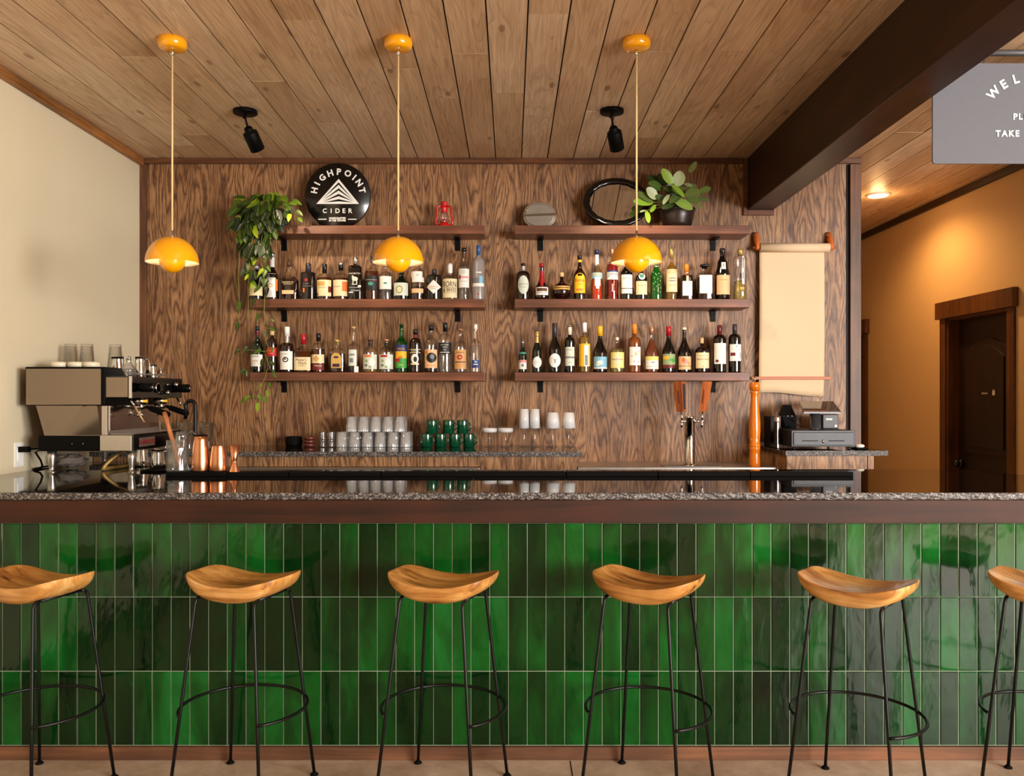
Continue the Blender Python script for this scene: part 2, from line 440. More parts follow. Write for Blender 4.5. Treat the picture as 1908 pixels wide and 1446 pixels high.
def obj(name, mb, parent=None, bevel=0.0, subsurf=0, seg=2, label=None, loc=None):
    me = bpy.data.meshes.new(name); me.from_pydata(mb.v, [], mb.f)
    for m in mb.ms: me.materials.append(M[m] if isinstance(m, str) else m)
    me.polygons.foreach_set('material_index', mb.mi); me.polygons.foreach_set('use_smooth', mb.sm)
    if mb.tone:
        at = me.attributes.new('tone', 'FLOAT_COLOR', 'CORNER'); li = 0
        for k, p in enumerate(me.polygons):
            t = mb.tone.get(k, (0.5, 0.5, 0.5))
            for l in p.loop_indices: at.data[l].color = (t[0], t[1], t[2], 1)
    if mb.uv:
        u = me.uv_layers.new(name='UVMap')
        for k, p in enumerate(me.polygons):
            U = mb.uv.get(k)
            if U:
                for l, q in zip(p.loop_indices, U): u.data[l].uv = q
    me.update()
    o = bpy.data.objects.new(name, me); COL.objects.link(o)
    if bevel:
        b = o.modifiers.new('bevel', 'BEVEL'); b.width = bevel; b.segments = seg; b.limit_method = 'ANGLE'; b.angle_limit = radians(40)
    if subsurf:
        q = o.modifiers.new('subdivision', 'SUBSURF'); q.levels = subsurf; q.render_levels = subsurf
    if parent is not None: o.parent = parent
    if label: o['label'] = label
    if loc is not None: o.location = loc
    return o
def tag(o, label, cat, group=None):
    o['label'] = label; o['category'] = cat
    if group: o['group'] = group
    return o
def thing(name, label, cat, loc=(0, 0, 0), rz=0.0, group=None):
    o = bpy.data.objects.new(name, None); COL.objects.link(o); o.empty_display_size = 0.1
    o.location = loc; o.rotation_euler = (0, 0, rz); return tag(o, label, cat, group)
def struct(name, mb, parent=None, bevel=0.0):
    o = obj(name, mb, parent, bevel)
    if parent is None: o['kind'] = 'structure'
    return o
def copy_tree(o, label=None):
    c = o.copy(); COL.objects.link(c)
    if label: c['label'] = label
    for ch in list(o.children):
        d = ch.copy(); COL.objects.link(d); d.parent = c
        for g in list(ch.children):
            e = g.copy(); COL.objects.link(e); e.parent = d
    return c
def at(px, py, Y):
    """the point of the room that a pixel of the photograph shows, at distance Y"""
    return Vector(((px - CX) / F * Y, Y, EYE + (CY - py) / F * Y))
def X(px, Y): return (px - CX) / F * Y
def Z(py, Y): return EYE + (CY - py) / F * Y
rnd = random.Random(7)
M['downlens'] = plain('lit_diffuser', '#ffe6c0', 0.5, emit=12.0, var=0)
M['signgrey'] = plain('sign_grey_paint', '#5c5c62', 0.6, spec=.3)
M['signrod'] = plain('rod_grey', '#5c5c60', 0.4, 0.5)
M['signblack'] = plain('sign_black', '#080606', 0.2, coat=0.2)
M['tin'] = plain('dull_tin', '#90877b', 0.4, 0.8, var=.15, scale=12)
M['tinstrap'] = plain('tin_strap', '#5c4a34', 0.5, 0.6)
M['copperdowel'] = plain('pale_copper', '#a8603c', 0.5, 0.1)
M['badgered'] = plain('badge_red', '#c41a1c', 0.4)
M['wandsleeve'] = plain('wand_sleeve', '#c8a070', 0.35, 0.4)
M['rag'] = plain('grey_cloth', '#6e6258', 0.9, var=.2, scale=60)
M['hosegold'] = plain('golden_hose', '#b8934e', 0.45, 0.3)
M['slate'] = plain('slate_inlay', '#2a2b30', 0.5)
M['brandmark'] = plain('burnt_letters', '#3c1c10', 0.6)
M['screenglass'] = plain('tablet_screen', '#0a0a0a', 0.03, coat=0.5, var=0)
M['darkgreygloss'] = plain('glossy_grey_metal', '#6c6a70', 0.22, 0.7)
M['potgrey'] = plain('slate_grey_pot', '#3a4044', 0.5)
M['potdark'] = plain('dark_brown_pot', '#241a17', 0.3, coat=.2)
# ------------------------------------------------------------------ the room
CEIL, WY, XL, XR = 3.077, 5.84, -2.518, 3.51
XE, YF = 6.5, -3.5          # right side wall and front wall behind the camera
COUNTER = 1.075

mb = MB(); mb.box(XL - .1, XE + .1, YF - .1, 10.6, -0.1, 0, 'concrete')
struct('floor', mb)
mb = MB()      # saw-cut joints in the floor
mb.box(X(1067, 3.3) - .002, X(1067, 3.3) + .002, YF, 3.44, 0.0, 0.0006, 'blackmat')
struct('trim_1', mb)

# ceiling boards
mb = MB(); P = 0.1757; x0 = -.8067 - 10 * P; k = 0
rc = random.Random(3)
while x0 < XE:
    y = YF; xa, xb = max(x0, XL), min(x0 + P, XE)
    if xb > xa + .004:
        y = YF - rc.random() * 2.0
        while y < 10.5:
            L = rc.uniform(1.6, 3.6); ya, yb = max(y, YF), min(y + L, 10.5)
            if yb > ya:
                g = 0.0035; dz = rc.uniform(0, .003)
                b = len(mb.v); tone = (rc.random(), rc.random(), rc.random())
                mb.box(xa + g, xb - g, ya + .0008, yb - .0008, CEIL + dz, CEIL + .03, 'ceiling', tone)
            y += L
    x0 += P
mb.box(XL - .1, XE + .1, YF - .1, 10.6, CEIL + .012, CEIL + .12, 'groove')
struct('ceiling', mb)

mb = MB(); mb.box(XL - .12, XL, YF, 7.0, 0, CEIL, 'wall_cream'); struct('wall_left', mb)
# oak clad back wall, ends beside the hallway; notch under the beam
XBR = X(1597, WY)
mb = MB(); mb.box(XL, XBR, WY, WY + .16, 0, CEIL, 'oak'); struct('wall_back', mb)
mb = MB(); mb.box(XBR - .02, XBR - .001, WY + .16, 10.5, 0, CEIL, 'wall_tan'); struct('wall_hallway', mb)
mb = MB(); mb.box(XBR - .05, XR + .3, 10.5, 10.62, 0, CEIL, 'wall_tan'); struct('wall_far', mb)
# right wall of the hallway with two door openings
D1 = (6.05, 6.908); D2 = (8.52, 9.38); DH = 2.085
mb = MB(); xw = XR + .14
for a, b in ((5.0, D1[0]), (D1[1], D2[0]), (D2[1], 10.5)): mb.box(XR, xw, a, b, 0, CEIL, 'wall_tan')
for a, b in (D1, D2): mb.box(XR, xw, a, b, DH, CEIL, 'wall_tan')
mb.box(xw, xw + .02, 5.0, 10.5, 0, CEIL, 'wall_tan')
struct('wall_right', mb)
mb = MB(); mb.box(XR, XE, 5.0, 5.12, 0, CEIL, 'wall_room'); struct('wall_side', mb)

def window_wall(name, axis, pos, lo, hi, wins, inward):
    """wall with window openings; axis 'x' runs along x at y=pos, axis 'y' along y at x=pos"""
    mb = MB()
    def B(a, b, z0, z1, m='wall_room', d0=0, d1=.12):
        p, q = (pos - inward * d0), (pos - inward * d1); p, q = min(p, q), max(p, q)
        (mb.box(a, b, p, q, z0, z1, m) if axis == 'x' else mb.box(p, q, a, b, z0, z1, m))
    c = lo
    for a, b, z0, z1 in wins:
        B(c, a, 0, CEIL); B(a, b, 0, z0); B(a, b, z1, CEIL); c = b
    B(c, hi, 0, CEIL); struct(name, mb)
def window(name, axis, pos, a, b, z0, z1, inward, n):
    mb = MB()
    def B(u0, u1, w0, w1, d0=-.02, d1=.09):
        p, q = (pos - inward * d0), (pos - inward * d1); p, q = min(p, q), max(p, q)
        (mb.box(u0, u1, p, q, w0, w1, 'black') if axis == 'x' else mb.box(p, q, u0, u1, w0, w1, 'black'))
    B(a, b, z0, z0 + .05); B(a, b, z1 - .05, z1)
    for i in range(n + 1):
        u = a + (b - a - .05) * i / n; B(u, u + .05, z0 + .05, z1 - .05)
    struct(name, mb)
window_wall('wall_front', 'x', YF, XL, XE, [(3.8, 6.2, .6, 2.85)], 1)
window('window_1', 'x', YF, 3.8, 6.2, .6, 2.85, 1, 2)
window_wall('wall_window_side', 'y', XE, YF, 5.0, [(-3.2, -0.6, .6, 2.85)], -1)
window('window_2', 'y', XE, -3.2, -0.6, .6, 2.85, -1, 2)

# trims
mb = MB(); mb.box(XL, XL + .03, YF, WY, CEIL - .05, CEIL, 'trim_y'); struct('trim_2', mb, bevel=.003)
mb = MB(); mb.box(XL + .03, 1.57, WY - .022, WY, Z(306, WY), CEIL, 'trim'); struct('trim_3', mb, bevel=.003)
mb = MB(); mb.box(1.80, XBR + .02, WY - .024, WY, Z(306, WY), CEIL, 'trim'); struct('trim_4', mb, bevel=.003)
mb = MB(); mb.box(XL, X(275, WY), WY - .02, WY, 0, Z(307, WY), 'trim_z'); struct('trim_5', mb, bevel=.003)
mb = MB(); mb.box(X(1582, WY), XBR + .02, WY - .022, WY + .16, 0, Z(307, WY), 'trim_z'); struct('trim_6', mb, bevel=.003)
mb = MB(); mb.box(X(1576.5, WY), X(1582, WY), WY - .003, WY, 0, Z(307, WY), 'black'); struct('gap_shade_strip', mb)  # black strip standing in for the shade of the gap beside the end trim
mb = MB(); mb.box(XR - .03, XR, 5.0, 10.5, CEIL - .055, CEIL, 'trim_dark_y'); struct('trim_8', mb, bevel=.003)
mb = MB()      # frame of the beam pocket
mb.box(X(1384, WY), X(1392, WY), WY - .02, WY, Z(402, WY), CEIL, 'trim')
mb.box(X(1392, WY), X(1441, WY), WY - .02, WY, Z(402, WY), Z(392, WY), 'trim')
struct('trim_9', mb, bevel=.002)
# beam
bz = EYE + 1.267
mb = MB(); mb.box(1.606, 1.785, YF, WY, bz, CEIL + .005, 'beam'); struct('ceiling_beam', mb, bevel=.006)

# doors
def door(name, y0, y1):
    root = bpy.data.objects.new(name, None); COL.objects.link(root); root['kind'] = 'structure'
    root.location = (XR, (y0 + y1) / 2, 0); w = (y1 - y0) / 2
    mb = MB()      # leaf with a raised arched panel
    mb.box(.085, .125, -w + .02, w - .02, .005, DH - .01, 'door'); obj('leaf', mb, root)
    mb = MB(); n = 10
    def outline(inset):
        a = w - .13 - inset; z0, z1 = 1.02 + inset, DH - .28 - inset
        p = [(a, z0), (-a, z0), (-a, z1)]
        p += [(-a + 2 * a * i / n, z1 + .10 * sin(pi * i / n)) for i in range(1, n)] + [(a, z1)]
        return p
    for pts, xa, xb in ((outline(0), .072, .09), (outline(.05), .062, .09)):
        m_ = mb.mat('door'); b = len(mb.v); L = len(pts)
        mb.v += [(xa, y, z) for y, z in pts] + [(xb, y, z) for y, z in pts]
        mb.face([b + i for i in range(L)], m_)
        for i in range(L): j = (i + 1) % L; mb.face([b + j, b + i, b + L + i, b + L + j], m_)
    mb.box(.066, .09, -w + .13, w - .13, .22, .86, 'door')
    obj('door_panel', mb, root, bevel=.004)
    for s in (-1, 1):
        mb = MB(); a = s * w
        mb.box(0, .13, min(a, a - s * .018), max(a, a - s * .018), 0, DH, 'casing'); obj('jamb', mb, root)
        mb = MB(); mb.box(-.02, 0, min(a, a + s * .085), max(a, a + s * .085), 0, DH + .01, 'casing'); obj('casing', mb, root, bevel=.003)
    mb = MB(); mb.box(0, .13, -w, w, DH - .018, DH, 'casing'); obj('head_jamb', mb, root)
    mb = MB(); mb.box(-.045, 0, -w - .115, w + .115, DH, DH + .135, 'casing'); obj('header', mb, root, bevel=.003)
    mb = MB(); mb.lathe([(.012, -.055), (.012, -.03), (.03, -.03), (.033, -.012), (.02, 0)], 'blackgloss', 16, (.085, w - .07, .93), axis='x')
    mb.lathe([(.02, -.07), (.032, -.058), (.032, -.04), (.012, -.03)], 'blackgloss', 16, (.085, w - .07, .93), axis='x')
    obj('door_knob', mb, root); return root
d1 = door('door_1', *D1); d2 = door('door_2', *D2)
# small sign on the near door
yc = XR and 6.30
mb = MB(); mb.box(0, .002, -.045, .045, -.012, .012, 'blackgloss')
mb.text('RESTROOM', 'white', lambda u, v: (-.001, -u, v), .011)
o = obj('door_sign', mb, None, loc=(XR + .06, 6.47, Z(733, 6.47) + .0)); tag(o, 'tiny black sign with white lettering on the near hallway door', 'sign')
mb = MB(); mb.box(0, .002, -.02, .02, -.03, .03, 'blackgloss')
for dy in (-.009, .009):
    mb.box(-.001, 0, dy - .005, dy + .005, -.022, .012, 'white'); mb.box(-.001, 0, dy - .003, dy + .003, .014, .021, 'white')
o = obj('restroom_symbol', mb, None, loc=(XR + .06, 6.35, Z(731, 6.35))); tag(o, 'small black plate with two white figures on the near hallway door', 'sign')
mb = MB(); mb.box(0, .004, -.16, .16, -.14, .14, 'leather')
o = obj('door_notice', mb, None, loc=(XR + .058, 8.95, Z(765, 8.95))); tag(o, 'tan notice board on the far dark hallway door', 'notice')

for n_, (a, b, c, d) in (('baseboard_left', (XL, XL + .015, YF, 3.4)), ('baseboard_hall', (XR - .015, XR, D1[1] + .1, D2[0] - .1))):
    mb = MB(); mb.box(a, b, c, d, 0, .1, 'trim_dark_y'); struct(n_, mb)

# ------------------------------------------------------------------ bar front
FT = 3.46       # tile plane
XB1 = 2.95
root = thing('tiled_bar', 'long bar front clad in glossy green vertical tiles with brown wood rails', 'bar', (0, FT, 0))
mb = MB(); rt = random.Random(21)
pitch = 34.96 / F * FT; xs = X(807.8, FT); row = [Z(1389.5, FT), Z(1251.2, FT), Z(1112.8, FT), Z(975, FT)]
i0 = int((XL - xs) / pitch) - 1; g = .0016
mb.box(XL, XB1, .0035, .03, row[0] - .002, row[3] + .002, 'grout')
prev = [.4, .5, .4]
for r in range(3):
    for i in range(i0, int((XB1 - xs) / pitch) + 1):
        xa = max(xs + i * pitch + g, XL + .001); xb = min(xs + (i + 1) * pitch - g, XB1 - .001)
        if xb - xa < .01: continue
        t = rt.random(); t = .62 * t + .38 * prev[r]; prev[r] = t
        tone = (max(0, min(1, (t - .5) * 1.3 + .5)), rt.random(), rt.random())
        za, zb = row[r] + g, row[r + 1] - g
        e = .0022; y0 = rt.uniform(-.0008, .0008); tx = rt.uniform(-.0012, .0012); tz = rt.uniform(-.0012, .0012)
        mi = mb.mat('tile'); b = len(mb.v)
        nx, nz = 3, 6
        # a pressed tile: thin bevelled rim, flat slightly tilted face
        F4 = [(xa, za), (xb, za), (xb, zb), (xa, zb)]
        for k_, (x_, z_) in enumerate(F4): mb.v.append((x_, .003, z_))
        for k_, (x_, z_) in enumerate(F4):
            xi = xa + e if k_ in (0, 3) else xb - e; zi = za + e if k_ < 2 else zb - e
            u, v = (x_ - xa) / (xb - xa), (z_ - za) / (zb - za)
            mb.v.append((xi, y0 + tx * (u - .5) * .8 + tz * (v - .5) * 1.0, zi))
        for k_ in range(4):
            k2 = (k_ + 1) % 4; mb.face([b + k_, b + k2, b + 4 + k2, b + 4 + k_], mi, False, tone)
        mb.face([b + 4, b + 5, b + 6, b + 7], mi, False, tone)
o = obj('tile_panel', mb, root)
mb = MB(); mb.box(XL, XB1, -.012, .03, row[3] + .001, Z(931.5, FT - .012), 'apron'); obj('apron_board', mb, root, bevel=.003)
mb = MB(); mb.box(XL, XB1, -.014, .03, 0, row[0] - .001, 'base'); obj('base_board', mb, root, bevel=.003)
mb = MB(); mb.box(XL, XB1, .03, .10, 0, 1.03, 'black'); obj('bar_wall', mb, root)

# countertop: 1.04 m deep, running back along the left wall under the espresso machine
FY = 3.434; BYc = 4.47
root = thing('bar_countertop', 'polished dark granite bar top with rough speckled front edge', 'countertop', (0, 0, 0))
mb = MB(); zt = COUNTER; zb = Z(931.3, FY)
xr1, xr2 = X(1790, 4.59), X(1890, 4.25)
mb.prismz([(XL, FY + .006), (XB1, FY + .006), (XB1, 4.05), (xr2, 4.25), (xr1, BYc + .09), (-1.75, BYc + .09 - .06), (-1.75, 5.12), (XL, 5.12)], zb, zt, 'granite')
obj('slab', mb, root)
mb = MB(); n = 330; re = random.Random(5)   # chiselled edge
mi = mb.mat('granite_edge'); b = len(mb.v)
zz = [zt, zt - .004, zt - .012, zt - .02, zb + .004, zb]
for i in range(n + 1):
    x = XL + (XB1 - XL) * i / n
    for j, z in enumerate(zz):
        d = 0 if j in (0,) else re.uniform(-.0022, .0022)
        mb.v.append((x, FY + (.0015 if j else .0) + d + (.003 if j == 5 else 0), z + (re.uniform(-.001, .001) if j == 5 else 0)))
    mb.v.append((x, FY + .008, zt))
for i in range(n):
    for j in range(5):
        a_ = b + i * 7 + j; mb.face([a_, a_ + 1, a_ + 8, a_ + 7], mi, False)
    a_ = b + i * 7; mb.face([a_ + 6, a_, a_ + 7, a_ + 13], mi)
    mb.face([a_ + 5, a_ + 6, a_ + 13, a_ + 12], mi)
obj('front_edge', mb, root)

# rail mats along the back of the bar
seams = [308, 423, 538, 710, 882, 1055, 1226, 1398, 1574]
words = ['leftmost, under the muddler glass', 'under the copper shakers', 'first to the right of the copper jigger', 'in front of the stacked tumblers',
         'in front of the green mugs', 'in front of the tall stemmed glasses', 'in front of the tap tower', 'rightmost, in front of the cash drawer']
for i in range(8):
    a, b_ = X(seams[i], 4.14) + .002, X(seams[i + 1], 4.14) - .002
    if i == 7: b_ = X(1590, 4.14)
    mb = MB(); mb.box(a, b_, 4.137, 4.222, COUNTER + .0005, COUNTER + .02, 'darkgrey' if False else 'blackmat')
    o = obj('bar_mat', mb, None, bevel=.002); tag(o, 'black rubber rail mat on the bar top, ' + words[i], 'bar mat', 'rail mats along the bar top')

# ------------------------------------------------------------------ back bar
BC = 1.13
root = thing('back_bar_countertop', 'dark granite top of the back bar holding tumblers and green mugs', 'countertop', (0, 0, 0))
mb = MB(); xe = X(1085, 5.13)
mb.box(XL, xe, 5.136, WY, BC - .028, BC, 'granite'); obj('slab', mb, root)
mb = MB(); mb.box(XL, xe, 5.13, 5.1358, BC - .028, BC, 'granite_edge'); obj('front_edge', mb, root)
root = thing('back_bar_cabinet', 'oak back bar cabinet end under the stemmed glasses', 'cabinet', (0, 0, 0))
mb = MB(); mb.box(X(895, 5.16) + .001, xe - .03, 5.165, WY - .002, 0, BC - .029, 'oak_front'); obj('side_panel', mb, root)
mb = MB(); mb.box(XL + .001, X(895, 5.16) - .002, 5.165, 5.19, Z(869.5, 5.165), BC - .029, 'oak_front')
o = obj('front_rail', mb); tag(o, 'long oak rail under the left dark granite top, above the steel strip', 'rail')
root = thing('bar_refrigerator', 'low refrigerator with a brushed steel top edge under the left back bar', 'refrigerator', (0, 0, 0))
mb = MB(); mb.box(-1.70, -.187, 5.12, 5.64, Z(877.8, 5.12), Z(871.6, 5.12), 'steel'); obj('top', mb, root, bevel=.002)
mb = MB(); mb.box(-1.69, -.19, 5.14, 5.64, .05, Z(877.5, 5.12) - .001, 'black'); obj('body', mb, root)
mb = MB(); mb.box(-1.68, -.192, 5.12, 5.139, .1, Z(879, 5.12) - .02, 'darkgrey'); obj('door', mb, root, bevel=.003)
# steel draft counter
SC = 1.46 - .442
root = thing('steel_draft_counter', 'stainless steel draft beer counter carrying the tap tower', 'counter', (0, 0, 0))
mb = MB(); xa, xb = X(1077, 5.36), 1.684
mb.box(xa, xb, 5.36, WY - .001, SC - .022, SC, 'steel'); obj('top', mb, root, bevel=.002)
mb = MB(); mb.box(xa + .02, xb - .02, 5.38, WY - .01, .05, SC - .023, 'black'); obj('body', mb, root)
# register counter
root = thing('register_countertop', 'speckled granite top holding the cash drawer at the end of the wall', 'countertop', (0, 0, 0))
xa, xb = X(1464, 5.23), X(1655, 5.23)
mb = MB(); mb.box(xa, xb, 5.236, WY - .023, BC - .03, BC, 'granite'); obj('slab', mb, root)
mb = MB(); mb.box(xa, xb, 5.23, 5.2358, BC - .03, BC, 'granite_edge'); obj('front_edge', mb, root)
root = thing('register_cabinet', 'oak cabinet with upright grain under the register countertop', 'cabinet', (0, 0, 0))
xe2 = X(1616, 5.25)
mb = MB(); mb.box(xa + .012, xe2, 5.25, WY - .023, 0, BC - .031, 'oak_front'); obj('body', mb, root, bevel=.002)
mb = MB(); mb.box(xe2 + .003, X(1628, 5.25), 5.248, WY - .023, 0, BC - .031, 'oak_front'); obj('end_panel', mb, root, bevel=.002)
# ------------------------------------------------------------------ shelves
SY = 5.62
TOP, MID, LOW = Z(420, SY), Z(557.2, SY), Z(694, SY)
def shelf(x0, x1, z, label, brk, group='walnut wall shelves'):
    root = thing('wall_shelf', label, 'shelf', ((x0 + x1) / 2, WY, z - .055), 0, group)
    w = (x1 - x0) / 2
    mb = MB(); mb.box(-w, w, SY - WY, 0, 0, .055, 'shelf'); obj('board', mb, root, bevel=.0025)
    for bx in brk:
        x = bx - (x0 + x1) / 2; mb = MB()
        mb.box(x - .018, x + .018, -.006, 0, -.075, 0, 'black'); mb.box(x - .018, x + .018, -.13, 0, -.006, 0, 'black')
        mb.box(x - .018, x + .018, -.012, -.006, -.03, 0, 'black')
        obj('bracket', mb, root, bevel=.001)
    return root
xl0, xl1, xr0, xr1_ = X(465, SY), X(903, SY), X(959, SY), X(1397, SY)
bl, br = (X(530, WY), X(853, WY)), (X(1007, WY), X(1328, WY))
shelf(xl0, xl1, TOP, 'top left walnut shelf carrying the round black sign and red lantern', bl)
shelf(xl0, xl1, MID, 'middle left walnut shelf full of whiskey and gin bottles', bl)
shelf(xl0, xl1, LOW, 'bottom left walnut shelf with bottles above the tumblers', bl)
shelf(xr0, xr1_, TOP, 'top right walnut shelf carrying the oval mirror and leafy plant', br)
shelf(xr0, xr1_, MID, 'middle right walnut shelf full of liqueur bottles', br)
shelf(xr0, xr1_, LOW, 'bottom right walnut shelf full of wine bottles', br)

# ------------------------------------------------------------------ pendants
def pendant(px, label):
    Y = 3.89; x = X(px, Y); root = thing('pendant_lamp', label, 'pendant lamp', (x, Y, CEIL), 0, 'yellow pendant lamps over the bar')
    z0 = EYE + .606 - CEIL          # rim height
    mb = MB(); mb.lathe([(.0, -.046), (.045, -.046), (.056, -.042), (.063, -.032), (.0645, -.02), (.0645, 0), (0, 0)], 'yellow', 40); obj('ceiling_canopy', mb, root)
    mb = MB(); mb.lathe([(.004, -.072), (.008, -.068), (.009, -.045)], 'chrome', 16); obj('cord_grip', mb, root)
    mb = MB(); mb.tube([(0, 0, -.07), (0, 0, z0 + .125)], .0045, 'cord', 8); obj('cord', mb, root)
    R = .1155; mb = MB(); pr = [(R * cos(a), z0 + R * sin(a) * 1.03) for a in [radians(t) for t in range(0, 90, 6)]] + [(.004, z0 + R * 1.03)]
    mb.lathe(pr, 'yellow', 56, caps=False)
    o = obj('upper_shade', mb, root)
    mb = MB(); pr = [(R * cos(a) - .0015 * cos(a), z0 + (R - .0025) * sin(a)) for a in [radians(t) for t in range(0, 90, 6)]]
    mb.lathe([(R, z0)] + pr + [(.003, z0 + R - .003)], 'shadewhite', 56, caps=False); obj('shade_lining', mb, o)
    mb = MB(); mb.lathe([(.0, z0 + .148), (.005, z0 + .146), (.0055, z0 + .122), (.009, z0 + .119), (0, z0 + .118)], 'chrome', 16); obj('cord_socket', mb, root)
    r = .0575; zc = z0 + .012
    mb = MB(); pr = [(.001, zc - r)] + [(r * cos(a), zc + r * sin(a)) for a in [radians(t) for t in range(-84, 1, 6)]] + [(r, zc + .012), (r - .003, zc + .012), (r - .003, zc)]
    mb.lathe(pr, 'yellow', 48, caps=False); obj('lower_shade', mb, root)
    mb = MB(); 
    for k in range(3):
        a = 2 * pi * k / 3 + .5; c, s = cos(a), sin(a)
        mb.tube([(c * (r - .002), s * (r - .002), zc + .01), (c * .07, s * .07, z0 + .082)], .0016, 'chrome', 6)
    obj('arm', mb, root)
    mb = MB(); mb.lathe([(.0, z0 + .012), (.012, z0 + .014), (.02, z0 + .028), (.021, z0 + .045), (.014, z0 + .06), (.012, z0 + .075), (0, z0 + .076)], 'bulb', 24); obj('bulb', mb, root)
    mb = MB(); mb.lathe([(.0145, z0 + .07), (.0145, z0 + .105), (.0, z0 + .11)], 'chrome', 16); obj('lamp_holder', mb, root)
    point('pendant_light', (x, Y, CEIL + z0 + .030), 3.2, (1.0, .74, .42), .024)
    return root
M['shadewhite'] = plain('shade_white_lining', '#fbf3e2', 0.5)
M['bulb'] = plain('lit_bulb', '#ffe0a8', 0.4, emit=14.0, var=0)
pendant(321, 'yellow mushroom pendant lamp, leftmost, hanging before bare oak')
pendant(742, 'yellow mushroom pendant lamp, middle one, hanging before the left shelves')
pendant(1186, 'yellow mushroom pendant lamp, rightmost, hanging before the right shelves')

# ------------------------------------------------------------------ ceiling spotlights
def spotlight(px, py, hx, hy, label, power):
    Y = (CEIL - EYE) * F / (CY - py); x = X(px, Y)
    root = thing('ceiling_spotlight', label, 'spotlight', (x, Y, CEIL), 0, 'black ceiling spotlights')
    mb = MB(); mb.lathe([(0, -.018), (.066, -.018), (.067, -.015), (.067, 0), (0, 0)], 'black', 40); obj('ceiling_plate', mb, root)
    mb = MB(); mb.tube([(0, 0, -.018), (.002, .004, -.055), (.012, .018, -.10)], .006, 'black', 10); obj('arm', mb, root)
    mb = MB(); mb.box(-.014, .004, -.008, .008, -.045, -.03, 'black'); obj('swivel', mb, root, bevel=.003)
    d = Vector((.20, .52, -.62)).normalized(); q = d.to_track_quat('Z', 'Y').to_matrix().to_4x4()
    mm = Matrix.Translation((.012, .018, -.10)) @ q
    mb = MB(); mb.lathe([(0, -.012), (.018, -.012), (.024, -.004), (.024, .012), (.04, .018), (.042, .024), (.042, .125), (.039, .127), (.037, .10), (0, .10)], 'black', 32, M4=mm); obj('lamp_head', mb, root)
    for k in range(6):
        a = k * pi / 3; mb = MB(); c = mm @ Vector((.033 * cos(a), .033 * sin(a), .0155))
        mb.lathe([(0, .004), (.003, .004), (.003, 0)], 'chrome', 8, M4=Matrix.Translation(c) @ q); 
        if k < 3: obj('screw', mb, root)
    mb = MB(); mb.lathe([(0, .101), (.036, .101), (.036, .106), (0, .106)], 'bulb', 24, M4=mm); obj('lens', mb, root)
    p = Vector((x, Y, CEIL)) + mm @ Vector((0, 0, .135))
    spot('spotlight_beam', p, p + d * 2, power, (1.0, .78, .52), 85, .8, .03)
spotlight(457, 206, 469, 255, 'black adjustable ceiling spotlight, the left one, aimed at the back wall', 28)
spotlight(1140, 205, 1147, 258, 'black adjustable ceiling spotlight, the right one, beside the rightmost pendant', 34)

# recessed downlight in the hallway
Yd = (CEIL - EYE) * F / (CY - 363); xd = X(1636, Yd)
root = thing('recessed_downlight', 'round white recessed downlight glowing in the hallway ceiling', 'downlight', (xd, Yd, CEIL))
mb = MB(); mb.lathe([(.075, -.012), (.09, -.006), (.092, 0), (.075, 0)], 'white', 40, caps=False); obj('trim_ring', mb, root)
mb = MB(); mb.lathe([(0, -.006), (.076, -.006), (.076, 0), (0, 0)], 'downlens', 36); obj('diffuser', mb, root)
M_dl = None
spot('downlight_lamp', (xd, Yd, CEIL - .03), (xd, Yd, 0), 55, (1.0, .55, .20), 160, .6, .07)
point('downlight_glow', (xd, Yd, CEIL - .06), 3.0, (1.0, .55, .22), .05)

# ------------------------------------------------------------------ hanging grey sign
SYN = 3.9; sx0, sx1 = X(1738, SYN), X(2096, SYN); sz0, sz1 = Z(305, SYN), Z(118, SYN)
scx = (sx0 + sx1) / 2; root = thing('hanging_sign', 'grey hanging welcome sign with white letters, right of the dark beam', 'sign', (scx, SYN, sz1))
w = (sx1 - sx0) / 2; h = sz1 - sz0
def rrect(x0, x1, z0, z1, r, n=6):
    P = []
    for cx, cz, a0 in ((x1 - r, z1 - r, 0), (x0 + r, z1 - r, 90), (x0 + r, z0 + r, 180), (x1 - r, z0 + r, 270)):
        P += [(cx + r * cos(radians(a0 + 90 * i / n)), cz + r * sin(radians(a0 + 90 * i / n))) for i in range(n + 1)]
    return P
mb = MB(); mb.prism(rrect(-w, w, -h, 0, .012)[::-1], 0, .008, 'signgrey'); obj('panel', mb, root)
mb = MB(); pxm = SYN / F
for k, ch in enumerate('WELCOME'):
    a = radians(-47 + 15.7 * k); R = 91 * pxm; cz = -(235 - 118) * pxm
    cx = R * sin(a); cz2 = cz + R * cos(a)
    mb.text(ch, 'white', lambda u, v, a=a, cx=cx, cz2=cz2: (cx + u * cos(a) + v * sin(a), -.003, cz2 - u * sin(a) + v * cos(a)), 17 * pxm, .03)
for s_, py in (('PLEASE', 217.5), ('TAKE  A  SEAT', 249)):
    cz = -(py - 118) * pxm; mb.text(s_, 'white', lambda u, v, cz=cz: (u, -.003, cz + v), 12 * pxm, .03, 1.25)
obj('lettering', mb, root)
for dx in (-.20, .20):
    mb = MB(); mb.tube([(dx, .004, -.02), (dx, .004, Z(98, SYN) - sz1)], .003, 'darkgrey', 8); obj('hanger', mb, root)
mb = MB(); zr = Z(98, SYN); mb.tube([(1.786, SYN + .004, zr), (3.2, SYN + .004, zr)], .0145, 'signrod', 16)
o = obj('sign_rod', mb); tag(o, 'grey metal rod fixed to the beam, carrying the hanging sign', 'rod')

